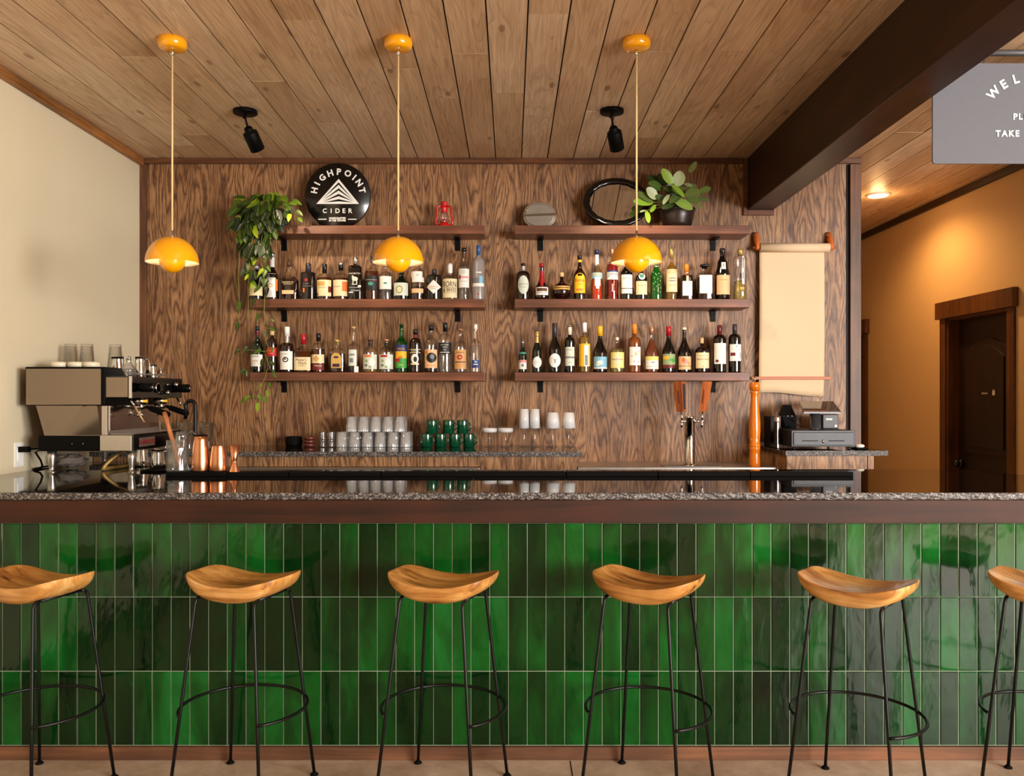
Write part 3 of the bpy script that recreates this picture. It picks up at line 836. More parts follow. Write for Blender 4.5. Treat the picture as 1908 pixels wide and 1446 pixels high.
# ------------------------------------------------------------------ round cider sign
r = .219; zc = TOP + r
root = thing('round_sign', 'round black cider sign with white pyramid leaning on top left shelf', 'sign', (X(629, 5.72), 5.735, TOP))
rx = .2225
mb = MB(); mb.lathe([(0, -.012), (r - .004, -.012), (r, -.008), (r, .006), (0, .006)], 'signblack', 72, (0, 0, r), axis='y'); obj('disc', mb, root)
mb = MB(); s = 5.72 / F; yy = -.0128
def D(px, py): return ((px - 629) * s, r + (364.5 - py) * s)
zo = lambda zx, zy: D(560 + zx / 11.12, 300 + zy / 11.12)
def poly(pts, m, y):
    mi = mb.mat(m); b = len(mb.v); mb.v += [(x, y, z) for x, z in pts]; mb.face([b + i for i in range(len(pts))], mi)
poly([zo(788, 370), zo(325, 890), zo(1212, 890)], 'white', yy)
for top, bot, le, ri, lz, ri2 in ((442, 492, (450, 798), (1098, 818), 0, 0), (566, 612, (460, 824), (1100, 836), 0, 0), (682, 730, (455, 852), (1098, 848), 0, 0), (790, 838, (462, 868), (1085, 866), 0, 0)):
    poly([zo(788, top), zo(le[0], le[1] - 6), zo(788, bot)], 'signblack', yy - .0004)
    poly([zo(788, top), zo(788, bot), zo(ri[0], ri[1] - 6)], 'signblack', yy - .0004)
R = 45.5 * s
for ch, (zx, zy), a in zip('HIGHPOINT', [(285, 608), (343, 468), (450, 345), (612, 253), (795, 222), (980, 258), (1113, 340), (1215, 452), (1275, 608)], (-79, -63, -42, -19, 2, 20, 39, 56, 77)):
    cx, cz = zo(zx, zy); a = radians(a)
    mb.text(ch, 'white', lambda u, v, a=a, cx=cx, cz=cz: (cx + u * cos(a) + v * sin(a), yy, cz - u * sin(a) + v * cos(a)), 12 * s, .035)
for k, ch in enumerate('CIDER'):
    cx, cz = zo(500 + k * 133, 1032); mb.text(ch, 'white', lambda u, v, cx=cx, cz=cz: (cx + u, yy, cz + v), 8.6 * s, .015)
for t_, py in (('HANDCRAFTED', 1185), ('IN THE TETONS', 1233)):
    cx, cz = zo(762, py); mb.text(t_, 'white', lambda u, v, cx=cx, cz=cz: (cx + u * .92, yy, cz + v), 3.6 * s, .03)
for a, b_ in ((365, 535), (985, 1158)):
    (x0, z0), (x1, z1) = zo(a, 1215), zo(b_, 1200); poly([(x0, z0), (x1, z0), (x1, z1), (x0, z1)], 'white', yy)
obj('emblem', mb, root)

# ------------------------------------------------------------------ red lantern
def Lp(px, Y): return X(px, Y)
root = thing('hurricane_lantern', 'small red hurricane lantern standing on the top left shelf', 'lantern', (X(827.5, 5.70), 5.70, TOP))
k = 5.70 / F
mb = MB(); mb.lathe([(0, 0), (10.5 * k, 0), (11 * k, 2 * k), (10.5 * k, 6 * k), (7 * k, 8 * k), (7 * k, 10 * k), (0, 10 * k)], 'red', 28); obj('fuel_tank', mb, root)
mb = MB(); mb.lathe([(6 * k, 10 * k), (9.2 * k, 16 * k), (9 * k, 21 * k), (6 * k, 27.5 * k)], 'thickglass', 28, caps=False); obj('globe', mb, root)
mb = MB(); mb.lathe([(3 * k, 10 * k), (4 * k, 12 * k), (2 * k, 15 * k), (0, 15.4 * k)], 'steel', 16); obj('burner', mb, root)
mb = MB(); mb.lathe([(6.5 * k, 27.5 * k), (6 * k, 30 * k), (5 * k, 33 * k), (6 * k, 34 * k), (6 * k, 39 * k), (5 * k, 40 * k), (5 * k, 44 * k), (7 * k, 45 * k), (5.5 * k, 48 * k), (2 * k, 49.5 * k), (0, 49.6 * k)], 'red', 28); obj('chimney', mb, root)
for s_ in (-1, 1):
    mb = MB(); mb.tube([(s_ * 9 * k, 0, 4 * k), (s_ * 15.5 * k, 0, 8 * k), (s_ * 15.5 * k, 0, 16 * k), (s_ * 13 * k, 0, 22 * k), (s_ * 13.5 * k, 0, 36 * k), (s_ * 12 * k, 0, 40 * k), (s_ * 5 * k, 0, 40 * k)], 2.0 * k, 'red', 10); obj('side_tube', mb, root)
mb = MB(); mb.tube([(11 * k * cos(t) if abs(cos(t)) > 2 else 11.5 * k * cos(t), 11.5 * k * sin(t), 13 * k) for t in [2 * pi * i / 20 for i in range(20)]], .6 * k, 'red', 6, closed=True)
mb.tube([(0, -9 * k, 12 * k), (6 * k, -8 * k, 22 * k)], .5 * k, 'red', 6); mb.tube([(0, -9 * k, 12 * k), (-6 * k, -8 * k, 22 * k)], .5 * k, 'red', 6); obj('globe_guard', mb, root)
# tiny glass dish
root = thing('votive_glass', 'tiny clear votive glass near the right end of the top left shelf', 'glass', (X(872, 5.66), 5.655, TOP))
mb = MB(); mb.lathe([(0, 0), (.014, 0), (.017, .018), (.0155, .018), (.013, .004), (0, .004)], 'thickglass', 20); obj('cup', mb, root)

# ------------------------------------------------------------------ mess tin
k = 5.72 / F
root = thing('mess_tin', 'oval dented silver mess tin with a strap, on the top right shelf', 'mess tin', (X(1005, 5.73), 5.74, TOP))
mb = MB(); hz = 24.5 * k
def oval(a, b, n=2.4, N=40): return [(math.copysign(abs(cos(t)) ** (2 / n), cos(t)) * a, math.copysign(abs(sin(t)) ** (2 / n), sin(t)) * b) for t in [2 * pi * i / N for i in range(N)]]
for a_, b_, y0, y1 in ((30 * k, 23.5 * k, -.02, .02), (27 * k, 20.5 * k, -.026, -.02)):
    mb.prism([(x, z + hz) for x, z in oval(a_, b_)][::-1], y0, y1, 'tin')
obj('pan', mb, root, bevel=.003)
mb = MB(); mb.hexa([(-31 * k, -.033, hz - 2.5 * k), (31 * k, -.033, hz - .5 * k), (31 * k, -.026, hz - .5 * k), (-31 * k, -.026, hz - 2.5 * k), (-31 * k, -.033, hz + 1.0 * k), (31 * k, -.033, hz + 3.6 * k), (31 * k, -.026, hz + 3.6 * k), (-31 * k, -.026, hz + 1.0 * k)], 'tinstrap'); obj('handle_strap', mb, root, bevel=.001)
mb = MB(); mb.box(-27 * k, -22 * k, -.034, -.02, hz + 6 * k, hz + 11 * k, 'tin'); obj('clasp', mb, root, bevel=.002)

# ------------------------------------------------------------------ oval mirror
a_, b_ = 61.5 * k, 48 * k
root = thing('oval_mirror', 'oval mirror in a black carved frame leaning on top right shelf', 'mirror', (X(1147.5, 5.74), 5.685, TOP))
root.rotation_euler = (radians(-11), 0, 0)
mb = MB(); N, Mv = 72, 10
prof = [(1.0, 0), (1.0, -.016), (.975, -.024), (.94, -.020), (.90, -.026), (.86, -.018), (.84, -.008), (.84, 0)]
def fr(i, j):
    t = 2 * pi * i; q = prof[min(int(round(j * (len(prof) - 1))), len(prof) - 1)]; w_ = (1 - q[0]) * 1.25 * a_
    bump = 1 + (.012 if q[0] < .95 else 0) * sin(18 * t)
    return ((a_ - w_) * cos(t) * bump, q[1], b_ + (b_ - w_) * sin(t) * bump)
mb.grid(fr, N, len(prof) - 1, 'blackgloss', flip=True); obj('frame', mb, root)
mb = MB(); mb.prism([((a_ - .19 * a_) * cos(2 * pi * i / 60), b_ + (b_ - .19 * a_) * sin(2 * pi * i / 60)) for i in range(60)][::-1], -.008, 0, 'mirror'); obj('glass', mb, root)

# ------------------------------------------------------------------ paper roll
Yp = 5.775; k = Yp / F
root = thing('paper_roll_holder', 'cream kraft paper roll hanging from leather straps beside the right shelves', 'paper roll', (X(1480.5, Yp), Yp, Z(461.5, Yp)))
w = 64.5 * k
mb = MB(); mb.lathe([(0, -w), (8 * k, -w), (8 * k, w), (0, w)], 'paper', 32, axis='x'); obj('roll', mb, root)
mb = MB(); mb.tube([(-78 * k, 0, 0), (77 * k, 0, 0)], .008, 'copperdowel', 12); obj('dowel', mb, root)
for s_, x in ((-1, -69), (1, 68.5)):
    mb = MB(); x *= k
    mb.tube([(x - .0, -.012, -.006), (x, -.014, .004), (x, -.005, .03), (x, .045, .105)], .0, 'leather', 4) if False else None
    pts = [(.055, .105), (.058, .105), (.012, -.012), (-.012, -.016), (-.016, -.004), (-.012, .012), (.05, .108)]
    path = [(.056, .112), (.03, .10), (-.006, .03), (-.013, .0), (-.004, -.013), (.012, -.012), (.05, .07), (.056, .09)]
    mi = mb.mat('leather'); b = len(mb.v)
    for (y, z) in path:
        for dx in (-.0135, .0135): mb.v.append((x + dx, y, z))
    for i in range(len(path) - 1): mb.face([b + 2 * i, b + 2 * i + 1, b + 2 * i + 3, b + 2 * i + 2], mi, True)
    o = obj('strap', mb, root); sd = o.modifiers.new('thickness', 'SOLIDIFY'); sd.thickness = .003
    mb = MB(); mb.lathe([(0, -.004), (.005, -.003), (.005, 0)], 'copper', 12, (x, .042, .103), axis='y'); obj('rivet', mb, root)
mb = MB(); z1 = -(733 - 461.5) * k; wp = 63 * k
def sheet(u, v):
    x = (-1 + 2 * u) * wp - 2.5 * k * (1 - v) * 0; z = -8 * k * 0 + (z1 + (2.5 * k * sin(u * 5 + .5)) - 3 * k * u) * v
    return (x * .965 + (-3 * k) * v * .8 - 2.5 * k, 7.8 * k - .012 * sin(v * 3) - .003 * sin(u * 6) * v - .010 * v, z)
mb.grid(sheet, 16, 24, 'paper', flip=True); o = obj('paper_sheet', mb, root); sd = o.modifiers.new('thickness', 'SOLIDIFY'); sd.thickness = .0006
mb = MB(); zb_ = -(704.5 - 461.5) * k
mb.box(X(1401, Yp) - root.location.x, X(1548, Yp) - root.location.x, -.002, .004, zb_ - .010, zb_ + .010, 'copperdowel'); obj('cutter_bar', mb, root, bevel=.002)
# ------------------------------------------------------------------ bar stools
def make_stool():
    root = thing('bar_stool', '', 'bar stool', (0, 0, 0), 0, 'wooden bar stools along the green bar')
    A, B_ = .197, .138; N = 56
    rings = [(0, 1, 0), (.25, 1, 0), (.5, 1, 0), (.75, 1, 0), (.9, 1, 0), (.975, 1, 0), (.997, 1, -.002), (1.0, 0, -.007), (.992, 0, -.022), (.965, 0, -.038), (.915, 0, -.050), (.82, 0, -.056), (.5, 0, -.058), (0, 0, -.058)]
    mb = MB(); mi = mb.mat('seat')
    for rho, top, dz in rings:
        for i in range(N):
            t = 2 * pi * i / N; c = math.copysign(abs(cos(t)) ** (2 / 3.7), cos(t)); s = math.copysign(abs(sin(t)) ** (2 / 3.7), sin(t))
            x, y = A * rho * c, B_ * rho * s; e = abs(x) / A
            z = .766 + .046 * e ** 2.1 + .012 * (y / B_) ** 2 + dz * (1 - .42 * e ** 3)
            mb.v.append((x, y, z))
    for k in range(len(rings) - 1):
        for i in range(N):
            j = (i + 1) % N; mb.face([k * N + j, k * N + i, (k + 1) * N + i, (k + 1) * N + j], mi, True)
    obj('seat', mb, root)
    hf, ht, zt = .187, .122, .727
    for sx, sy in ((-1, -1), (-1, 1), (1, 1), (1, -1)):
        P = [(sx * hf, sy * hf, .006)]
        P += [(sx * (hf + (ht - hf) * t), sy * (hf + (ht - hf) * t), .006 + (zt - .022) * t) for t in (.5, 1)]
        P += [(sx * (ht - .001), sy * (ht - .004), zt - .006), (sx * (ht - .001), sy * (ht - .012), zt + .002), (sx * (ht - .001), sy * (ht - .03), zt + .006)]
        mb = MB(); mb.tube(P, .0062, 'wire', 10); leg = obj('leg', mb, root)
        mb = MB(); mb.lathe([(0, 0), (.015, 0), (.016, .003), (.012, .007), (.007, .012), (0, .012)], 'blackmat', 18, (sx * hf, sy * hf, 0)); obj('foot', mb, leg)
    for sx in (-1, 1):
        mb = MB(); mb.tube([(sx * (ht - .001), y, zt + .006) for y in (-ht + .03, 0, ht - .03)], .0062, 'wire', 10); obj('seat_rail', mb, root)
    mb = MB(); R = .2235 + .006; n = 44
    mb.tube([(R * cos(radians(225 - 270 * i / n)), R * sin(radians(225 - 270 * i / n)), .313) for i in range(n + 1)], .0058, 'wire', 10); obj('footring', mb, root)
    return root
def sq(blx, bly, a):
    """centre of a stool from its far left foot and its turn"""
    a = radians(a); s = .374; d = (cos(a), -sin(a)); p = (-sin(a), -cos(a))
    return blx + (d[0] + p[0]) * s / 2, bly + (d[1] + p[1]) * s / 2
stool = make_stool()
spots_ = [(-1.875, 3.415, 19, 'leftmost wooden bar stool, cut by the left edge'),
          (-1.117, 3.42, 16.5, 'second wooden bar stool from the left, below the espresso corner'),
          (-.370, 3.42, 18, 'third wooden bar stool from the left, below the middle pendant'),
          (.442, 3.42, 31, 'fourth wooden bar stool, below the rightmost pendant lamp'),
          (1.234, 3.371, 41, 'fifth wooden bar stool, the last one wholly in view on the right'),
          (1.955, 3.376, 44, 'rightmost wooden bar stool, cut by the right edge')]
for i, (bx, by, a, lab) in enumerate(spots_):
    o = stool if i == 0 else copy_tree(stool)
    cx, cy = sq(bx, by, a); o.location = (cx, cy, 0); o.rotation_euler = (0, 0, radians(-a)); o['label'] = lab

# ------------------------------------------------------------------ bottles
BY = 5.71; K = BY / F
ROWZ = {'TL': MID, 'TR': MID, 'BL': LOW, 'BR': LOW}
M['g_black'] = plain('black_bottle_glass', '#0a0605', 0.06, coat=0.5, var=.02)
M['g_choc'] = plain('dark_brown_bottle_glass', '#1d0a05', 0.06, coat=0.5, var=.02)
M['g_dkgreen'] = plain('dark_green_bottle_glass', '#07140b', 0.08, coat=0.5, var=.02)
M['g_wine'] = plain('deep_red_wine_glass', '#1a0507', 0.05, coat=0.5, var=.02)
M['g_green'] = glass('green_bottle_glass', (.10, .42, .08), 1.2, .25, '#0b5a18')
M['g_emerald'] = glass('emerald_bottle_glass', (.05, .38, .07), 1.5, .35, '#0a7a1e')
M['g_frost'] = glass('frosted_bottle_glass', (.80, .80, .82), .8, .42, '#b9b2ae', rough=.2)
def liq(name, tint, haze, col): M[name] = glass(name, tint, .25, haze, col, 1.33)
liq('l_amber', (.42, .18, .05), .18, '#8a4a14'); liq('l_bourbon', (.16, .045, .015), .35, '#3a1206'); liq('l_red', (.45, .03, .03), .5, '#9a120c')
liq('l_orange', (.6, .14, .04), .6, '#d8401c'); liq('l_gold', (.70, .55, .16), .2, '#c79a3a'); liq('l_pale', (.85, .80, .50), .12, '#d8cc80')
liq('l_rose', (.55, .26, .10), .4, '#b8642c'); liq('l_water', (.95, .96, .95), .03, '#ffffff'); liq('l_pinkish', (.5, .22, .14), .35, '#a0583a')
for n_, c in (('p_white', '#ece6de'), ('p_cream', '#e6d3a8'), ('p_tan', '#cf9a5c'), ('p_pale', '#cfd4c4'), ('p_black', '#100e0e'), ('p_grey', '#77787a'), ('p_red', '#a8191c'), ('p_dkred', '#6a1418'),
              ('p_orange', '#d8702a'), ('p_yellow', '#f0b41a'), ('p_blue', '#2c5c94'), ('p_sky', '#7db4cc'), ('p_navy', '#26306c'), ('p_green', '#3f9a3a'), ('p_sage', '#8fa070'), ('p_teal', '#3f8a78'),
              ('p_gold', '#c8a050'), ('p_pink', '#d8908a'), ('p_purple', '#3c1830'), ('p_peach', '#e8b888'), ('p_lemon', '#e8d878'), ('p_brown', '#5c3820')):
    M[n_] = plain('label_' + n_[2:], c, .55, var=.05)
for n_, c, r_ in (('c_black', '#0c0b0d', .35), ('c_white', '#ece8e2', .4), ('c_red', '#a81420', .3), ('c_dkred', '#5c0d18', .3), ('c_cork', '#d8b080', .7), ('c_copper', '#c08868', .35), ('c_yellow', '#eeb010', .4),
                  ('c_orange', '#f08a1c', .4), ('c_cream', '#e2dcc0', .45), ('c_gold', '#c8a860', .35), ('c_navy', '#1a2244', .35), ('c_silver', '#c4c4c0', .25), ('c_blue', '#2c5a90', .35), ('c_wood', '#4a2c18', .5), ('c_slate', '#2c2a30', .4)):
    M[n_] = plain('cap_' + n_[2:], c, r_, metal=.6 if n_ in ('c_gold', 'c_silver', 'c_copper') else 0, var=.04)

def bprofile(R, H, nr, s, e, style):
    P = [(R * .90, 0), (R * .985, .003), (R, .009), (R, H * s)]
    n = 9
    for i in range(1, n):
        t = i / n
        if style == 'dome': f = sqrt(max(0, 1 - t * t)); 
        elif style == 'slope': f = .5 + .5 * cos(pi * t ** .9)
        elif style == 'cone': f = (1 - t) ** 1.1
        else: f = 1 - t ** 4 if t < .9 else .25
        P.append((nr + (R - nr) * f, H * (s + (e - s) * t)))
    P += [(nr, H * e), (nr * .96, H * (e + .5 * (1 - e))), (nr * .96, H * .965), (nr * 1.1, H * .97), (nr * 1.1, H * .992), (nr * .8, H * .995)]
    return P
def rad_at(P, z):
    for (r0, z0), (r1, z1) in zip(P, P[1:]):
        if z0 <= z <= z1 and z1 > z0: return r0 + (r1 - r0) * (z - z0) / (z1 - z0)
    return P[-1][0]
def bottle(row, x0, x1, top, shape, body, liquid=None, fill=.5, cap=None, lab=(), dec=(), sec=(2.0, 1.0), text='', prof=None, name='liquor_bottle', grp=None, yoff=0.0, collar=None):
    zb = ROWZ[row]; H = (CY - top) * K + EYE - zb; R = (x1 - x0) / 2 * K; xc = X((x0 + x1) / 2, BY)
    grp = grp or {'TL': 'bottles on the middle left shelf', 'TR': 'bottles on the middle right shelf', 'BL': 'bottles on the bottom left shelf', 'BR': 'bottles on the bottom right shelf'}[row]
    root = thing(name, text, 'bottle', (xc, BY + yoff, zb), 0, grp)
    style, s, e, nrp = shape; nr = nrp * K; ex, dy = sec
    P = [(r * R if isinstance(r, float) else r, z * H) for r, z in prof] if prof else bprofile(R, H, nr, s, e, style)
    mb = MB(); mb.lathe(P, body, 28, (0, 0, 0), ex, dy)
    obj('glass_body', mb, root)
    zpx = lambda py: EYE + (CY - py) * K - zb
    if liquid:
        zf = H * fill; Q = [(r * .90, z) for r, z in P if z < zf and z > .004]; Q = [(Q[0][0], .004)] + Q + [(rad_at(P, zf) * .90, zf)]
        mb = MB(); mb.lathe(Q, liquid, 24, (0, 0, 0), ex, dy); obj('liquid', mb, root)
    if cap:
        cm, cl, cr = cap[:3]; cl *= K; cr *= K; kind = cap[3] if len(cap) > 3 else 'foil'
        mb = MB()
        if kind == 'foil': C_ = [(cr, H - cl), (cr, H - .003), (cr * .85, H), (0, H + .0004)]
        elif kind == 'cork': C_ = [(cr * .8, H - cl), (cr, H - cl * .85), (cr * 1.05, H - cl * .2), (cr * .85, H), (0, H + .0003)]
        elif kind == 'top': C_ = [(cr * .55, H - cl), (cr * .6, H - cl * .55), (cr, H - cl * .5), (cr, H - .002), (cr * .9, H), (0, H)]
        elif kind == 'champ': C_ = [(cr * 1.25, H - cl), (cr * 1.2, H - cl * .9), (cr * .8, H - cl * .35), (cr * .78, H - cl * .24), (cr * 1.1, H - cl * .2), (cr * .75, H - cl * .15), (cr * 1.0, H - cl * .06), (cr * .7, H), (0, H)]
        mb.lathe([(0, H - cl)] + C_ if kind in ('top', 'foil', 'cork', 'champ') else C_, cm, 22, (0, 0, 0), 4.0 if kind == 'top' and ex > 3 else 2.0); obj('cap', mb, root)
    if collar:     # (material, y0, y1)
        cm, a, b = collar; za, zb_ = zpx(b), zpx(a); mb = MB()
        ks = [za + (zb_ - za) * i / 6 for i in range(7)]
        mb.lathe([(rad_at(P, z) + .0006, z) for z in ks], cm, 24, (0, 0, 0), ex, dy, caps=False); obj('neck_label', mb, root)
    def surf(x, z, off):
        r = rad_at(P, z) + off; q = min(.999, abs(x) / r); return (x, -dy * r * (1 - q ** ex) ** (1 / ex), z)
    def patch(mb, xa, xb, za, zb_, m, off, shape='rect'):
        zc, hh, xm, ww = (za + zb_) / 2, (zb_ - za) / 2, (xa + xb) / 2, (xb - xa) / 2
        def fn(u, v):
            t = -1 + 2 * u
            if shape == 'rect': q = 1; x = xm + ww * t
            elif shape == 'oval': t = sin(t * pi / 2); q = sqrt(max(0, 1 - t * t)); x = xm + ww * t
            elif shape == 'diamond': q = 1 - abs(t) * .97; x = xm + ww * t
            elif shape == 'arch': x = xm + ww * t; q = 1
            lo, hi = zc - hh * q, zc + hh * q
            if shape == 'arch': hi = zc + hh * (.35 + .65 * sqrt(max(0, 1 - t * t)))
            return surf(x, lo + (hi - lo) * v, off)
        mb.grid(fn, 14, 5, m, smooth=True)
    Rb = R
    lo_ = []
    for k, L in enumerate(lab):
        y0, y1, w, shp, m = L[:5]; xo = L[5] * R if len(L) > 5 else 0
        lo_.append(L)
    if lab or dec:
        mb = MB()
        for k, L in enumerate(lab):
            y0, y1, w, shp, m = L[:5]; xo = L[5] * R if len(L) > 5 else 0
            ww = w * R * .97; patch(mb, xo - ww, xo + ww, zpx(y1), zpx(y0), m, .0006 + .0003 * k, shp)
        nb = .0006 + .0003 * len(lab)
        for k, D_ in enumerate(dec):
            off = nb + .0003 * k
            if D_[0] == 't':
                _, s_, xf, y, h_, m = D_[:6]; sp = D_[6] if len(D_) > 6 else 1.0; xf *= R; zc = zpx(y)
                V_ = text_shape(s_)[0]; hw = max(abs(x) for x, _ in V_) * h_ * K; sp = min(sp, .82 * R / hw)
                mb.text(s_, m, lambda u, v: surf(xf + u * sp, zc + v, off + .0006), h_ * K, .0)
            elif D_[0] == 'p':
                _, xa, xb, ya, yb, m = D_[:6]; patch(mb, xa * R, xb * R, zpx(yb), zpx(ya), m, off)
            elif D_[0] == 'o':
                _, xf, y, rp, m = D_[:5]; ry = D_[5] if len(D_) > 5 else rp
                patch(mb, xf * R - rp * K, xf * R + rp * K, zpx(y + ry), zpx(y - ry), m, off, 'oval')
            elif D_[0] == 'd':
                _, xf, y, rp, ry, m = D_; patch(mb, xf * R - rp * K, xf * R + rp * K, zpx(y + ry), zpx(y - ry), m, off, 'diamond')
        obj('bottle_label', mb, root)
    return root
W2 = ('whisk',)
dome = lambda s=.60, e=.72, n=3.6: ('dome', s, e, n)
slope = lambda s=.42, e=.76, n=3.6: ('slope', s, e, n)
box_ = (5.0, .8)
# --- middle left shelf
bottle('TL', 465, 491, 494, dome(.66, .8, 4), 'g_black', cap=('c_silver', 8, 4.4), lab=[(535, 552, .98, 'rect', 'p_cream')], text='dark bottle with a low cream label, leftmost on middle left shelf behind the vines')
bottle('TL', 496, 519, 471, slope(.50, .70, 4), 'g_choc', cap=('c_silver', 9, 4.2), collar=('p_white', 480, 498), lab=[(511, 555, .86, 'rect', 'p_white', -.12)], dec=[('o', -.1, 533, 5, 'p_tan', 3.6), ('o', -.1, 533, 3, 'p_white', 2), ('p', .68, .97, 521, 543, 'p_orange'), ('o', -.3, 516, 2, 'p_grey'), ('p', -.8, .5, 521, 521.8, 'p_grey')], text='bourbon bottle with white neck wrap and tall white label beside the vines')
bottle('TL', 521, 557, 488, dome(.50, .64, 3.8), 'clear', 'l_bourbon', .52, cap=('c_wood', 9, 3.8), lab=[(520, 540, .9, 'rect', 'g_choc'), (542, 549, .62, 'rect', 'p_peach')], dec=[('t', 'RESERVE', 0, 527, 2.2, 'p_cream', 1.8), ('p', -.5, .5, 530, 530.7, 'p_cream')], sec=(3.2, .62), text='broad flat whiskey bottle with dark label and small peach strip')
bottle('TL', 561, 588, 491, ('box', .72, .77, 4), 'g_black', cap=('c_slate', 17, 5), dec=[('o', -.1, 523, 3, 'p_red'), ('t', 'PORT', -.05, 530, 2.6, 'p_grey', 1.3), ('p', -.6, .6, 534, 534.8, 'p_grey'), ('p', -.55, -.3, 538, 546, 'p_orange')], sec=(3.4, .9), text='near black square-shouldered bottle with a small red seal')
bottle('TL', 591, 619, 492, dome(.60, .74, 4), 'clear', 'l_amber', .62, cap=('c_black', 17, 4.3), lab=[(523, 553, .97, 'rect', 'p_cream')], dec=[('p', .62, .95, 535, 546, 'p_dkred'), ('p', -.9, -.7, 547, 552, 'p_dkred'), ('p', -.8, .2, 526, 534, 'p_gold'), ('p', -.75, .3, 537, 537.6, 'p_brown')], text='round whiskey bottle with cream label and dark red corner patch')
bottle('TL', 621, 649, 491, dome(.60, .74, 4), 'clear', 'l_amber', .60, cap=('c_black', 13, 4.4), lab=[(523, 553, .97, 'rect', 'p_cream')], dec=[('p', .35, .95, 526, 544, 'p_orange'), ('o', 0.05, 493, 2.6, 'p_white'), ('p', -.8, .1, 535, 535.7, 'p_brown')], text='round whiskey bottle with cream label and orange patch on the right')
bottle('TL', 650, 675, 480, ('dome', .74, .82, 3.8), 'g_black', cap=('c_silver', 12, 4), dec=[('t', 'NORTH', 0, 511, 3, 'p_white', 1.5), ('o', .05, 521, 5.5, 'p_pale', 4), ('o', -.25, 517, 2.2, 'p_pale', 2), ('p', -.3, -.15, 524, 530, 'p_pale'), ('p', .25, .4, 524, 530, 'p_pale'), ('p', -.4, .4, 530.5, 531.8, 'p_white'), ('p', -.8, .8, 536, 538, 'p_grey'), ('p', -.6, .7, 541, 544, 'p_grey'), ('p', .5, .95, 533, 536.5, 'p_white'), ('p', -.85, -.2, 545, 547, 'p_white')], sec=(5, .85), text='tall square black bottle printed with a white animal')
bottle('TL', 680, 706, 478, dome(.60, .74, 3.6), 'clear', 'l_amber', .66, cap=('c_black', 12, 2.6, 'cork'), lab=[(515, 541, .97, 'rect', 'p_black')], dec=[('o', -.05, 530, 5, 'p_teal', 3.6), ('p', -.8, .8, 522, 523.4, 'p_grey'), ('p', -.2, .9, 524.5, 525.6, 'p_dkred')], text='amber bottle with black label and green oval, left of the middle pendant')
bottle('TL', 707, 731, 488, dome(.62, .74, 3.4), 'clear', 'l_water', .60, cap=('c_silver', 9, 3.8), lab=[(516, 540, .94, 'rect', 'p_white')], dec=[('o', .05, 529, 3.6, 'p_teal', 1.8)], text='clear bottle with white label and small green mark under the middle pendant')
bottle('TL', 733, 763, 505, ('slope', .56, .86, 4.2), 'g_dkgreen', cap=('c_black', 6, 5), lab=[(528.5, 552, .9, 'rect', 'p_pale')], dec=[('o', -.15, 541, 6.5, 'p_sage', 7.5), ('o', -.15, 541, 4.2, 'p_cream', 5)], text='squat dark matte rum bottle with pale picture label')
bottle('TL', 766, 791, 489, dome(.68, .84, 3.8), 'clear', 'l_bourbon', .36, cap=('c_silver', 5, 4), lab=[(507, 518, .88, 'rect', 'p_white', -.1), (518, 527, .9, 'rect', 'p_white', .08), (539, 547, .9, 'rect', 'p_peach')], dec=[('t', 'gin', .1, 514, 3, 'p_grey')], text='clear bottle with torn white labels and dark red liquid right of middle pendant')
bottle('TL', 795, 823, 502, ('box', .74, .84, 3.8), 'g_black', cap=('c_slate', 9, 4.4), dec=[('d', 0, 536, 13, 13, 'p_white'), ('p', -.55, .55, 535.2, 536.6, 'p_tan'), ('p', -.35, .35, 539, 539.7, 'p_grey')], text='short black apothecary bottle with a white diamond label')
bottle('TL', 824, 853, 491, ('dome', .58, .70, 4), 'clear', 'l_pale', .56, cap=('c_white', 19, 4.6, 'cork'), lab=[(521, 556, .95, 'rect', 'p_cream')], dec=[('t', 'BORN', 0, 531, 10, 'p_black', .85), ('p', -.8, .8, 537.6, 538.4, 'p_black'), ('t', '& BRED', 0, 542, 5.5, 'p_black', 1.0), ('p', -.8, .8, 546.5, 547.2, 'p_grey')], text='stout bottle with white stopper and cream label with big black lettering')
bottle('TL', 854, 875, 462, slope(.60, .78, 3.6), 'clear', 'l_water', .66, cap=('c_black', 8, 4), collar=('p_brown', 471, 480), lab=[(502, 537, .96, 'rect', 'p_white')], dec=[('p', -.85, -.5, 514, 521, 'p_red'), ('p', -.4, .8, 516, 519.4, 'p_pink'), ('o', 0, 508, 4, 'p_pale', 5), ('p', -.7, .7, 525, 525.6, 'p_grey')], text='tall clear vodka bottle with black cap and white label with small red mark')
bottle('TL', 880, 903, 457, slope(.70, .84, 3.4), 'g_frost', None, .7, cap=('c_blue', 20, 4), dec=[('p', .2, .75, 516, 532, 'p_sky'), ('p', -.9, .9, 529, 535, 'p_white'), ('p', -.4, .5, 508, 510, 'p_white'), ('o', 0, 549, 1.5, 'p_red'), ('p', -.8, .1, 519, 528, 'p_grey')], collar=None, text='tall frosted vodka bottle with blue cap, rightmost on the middle left shelf')
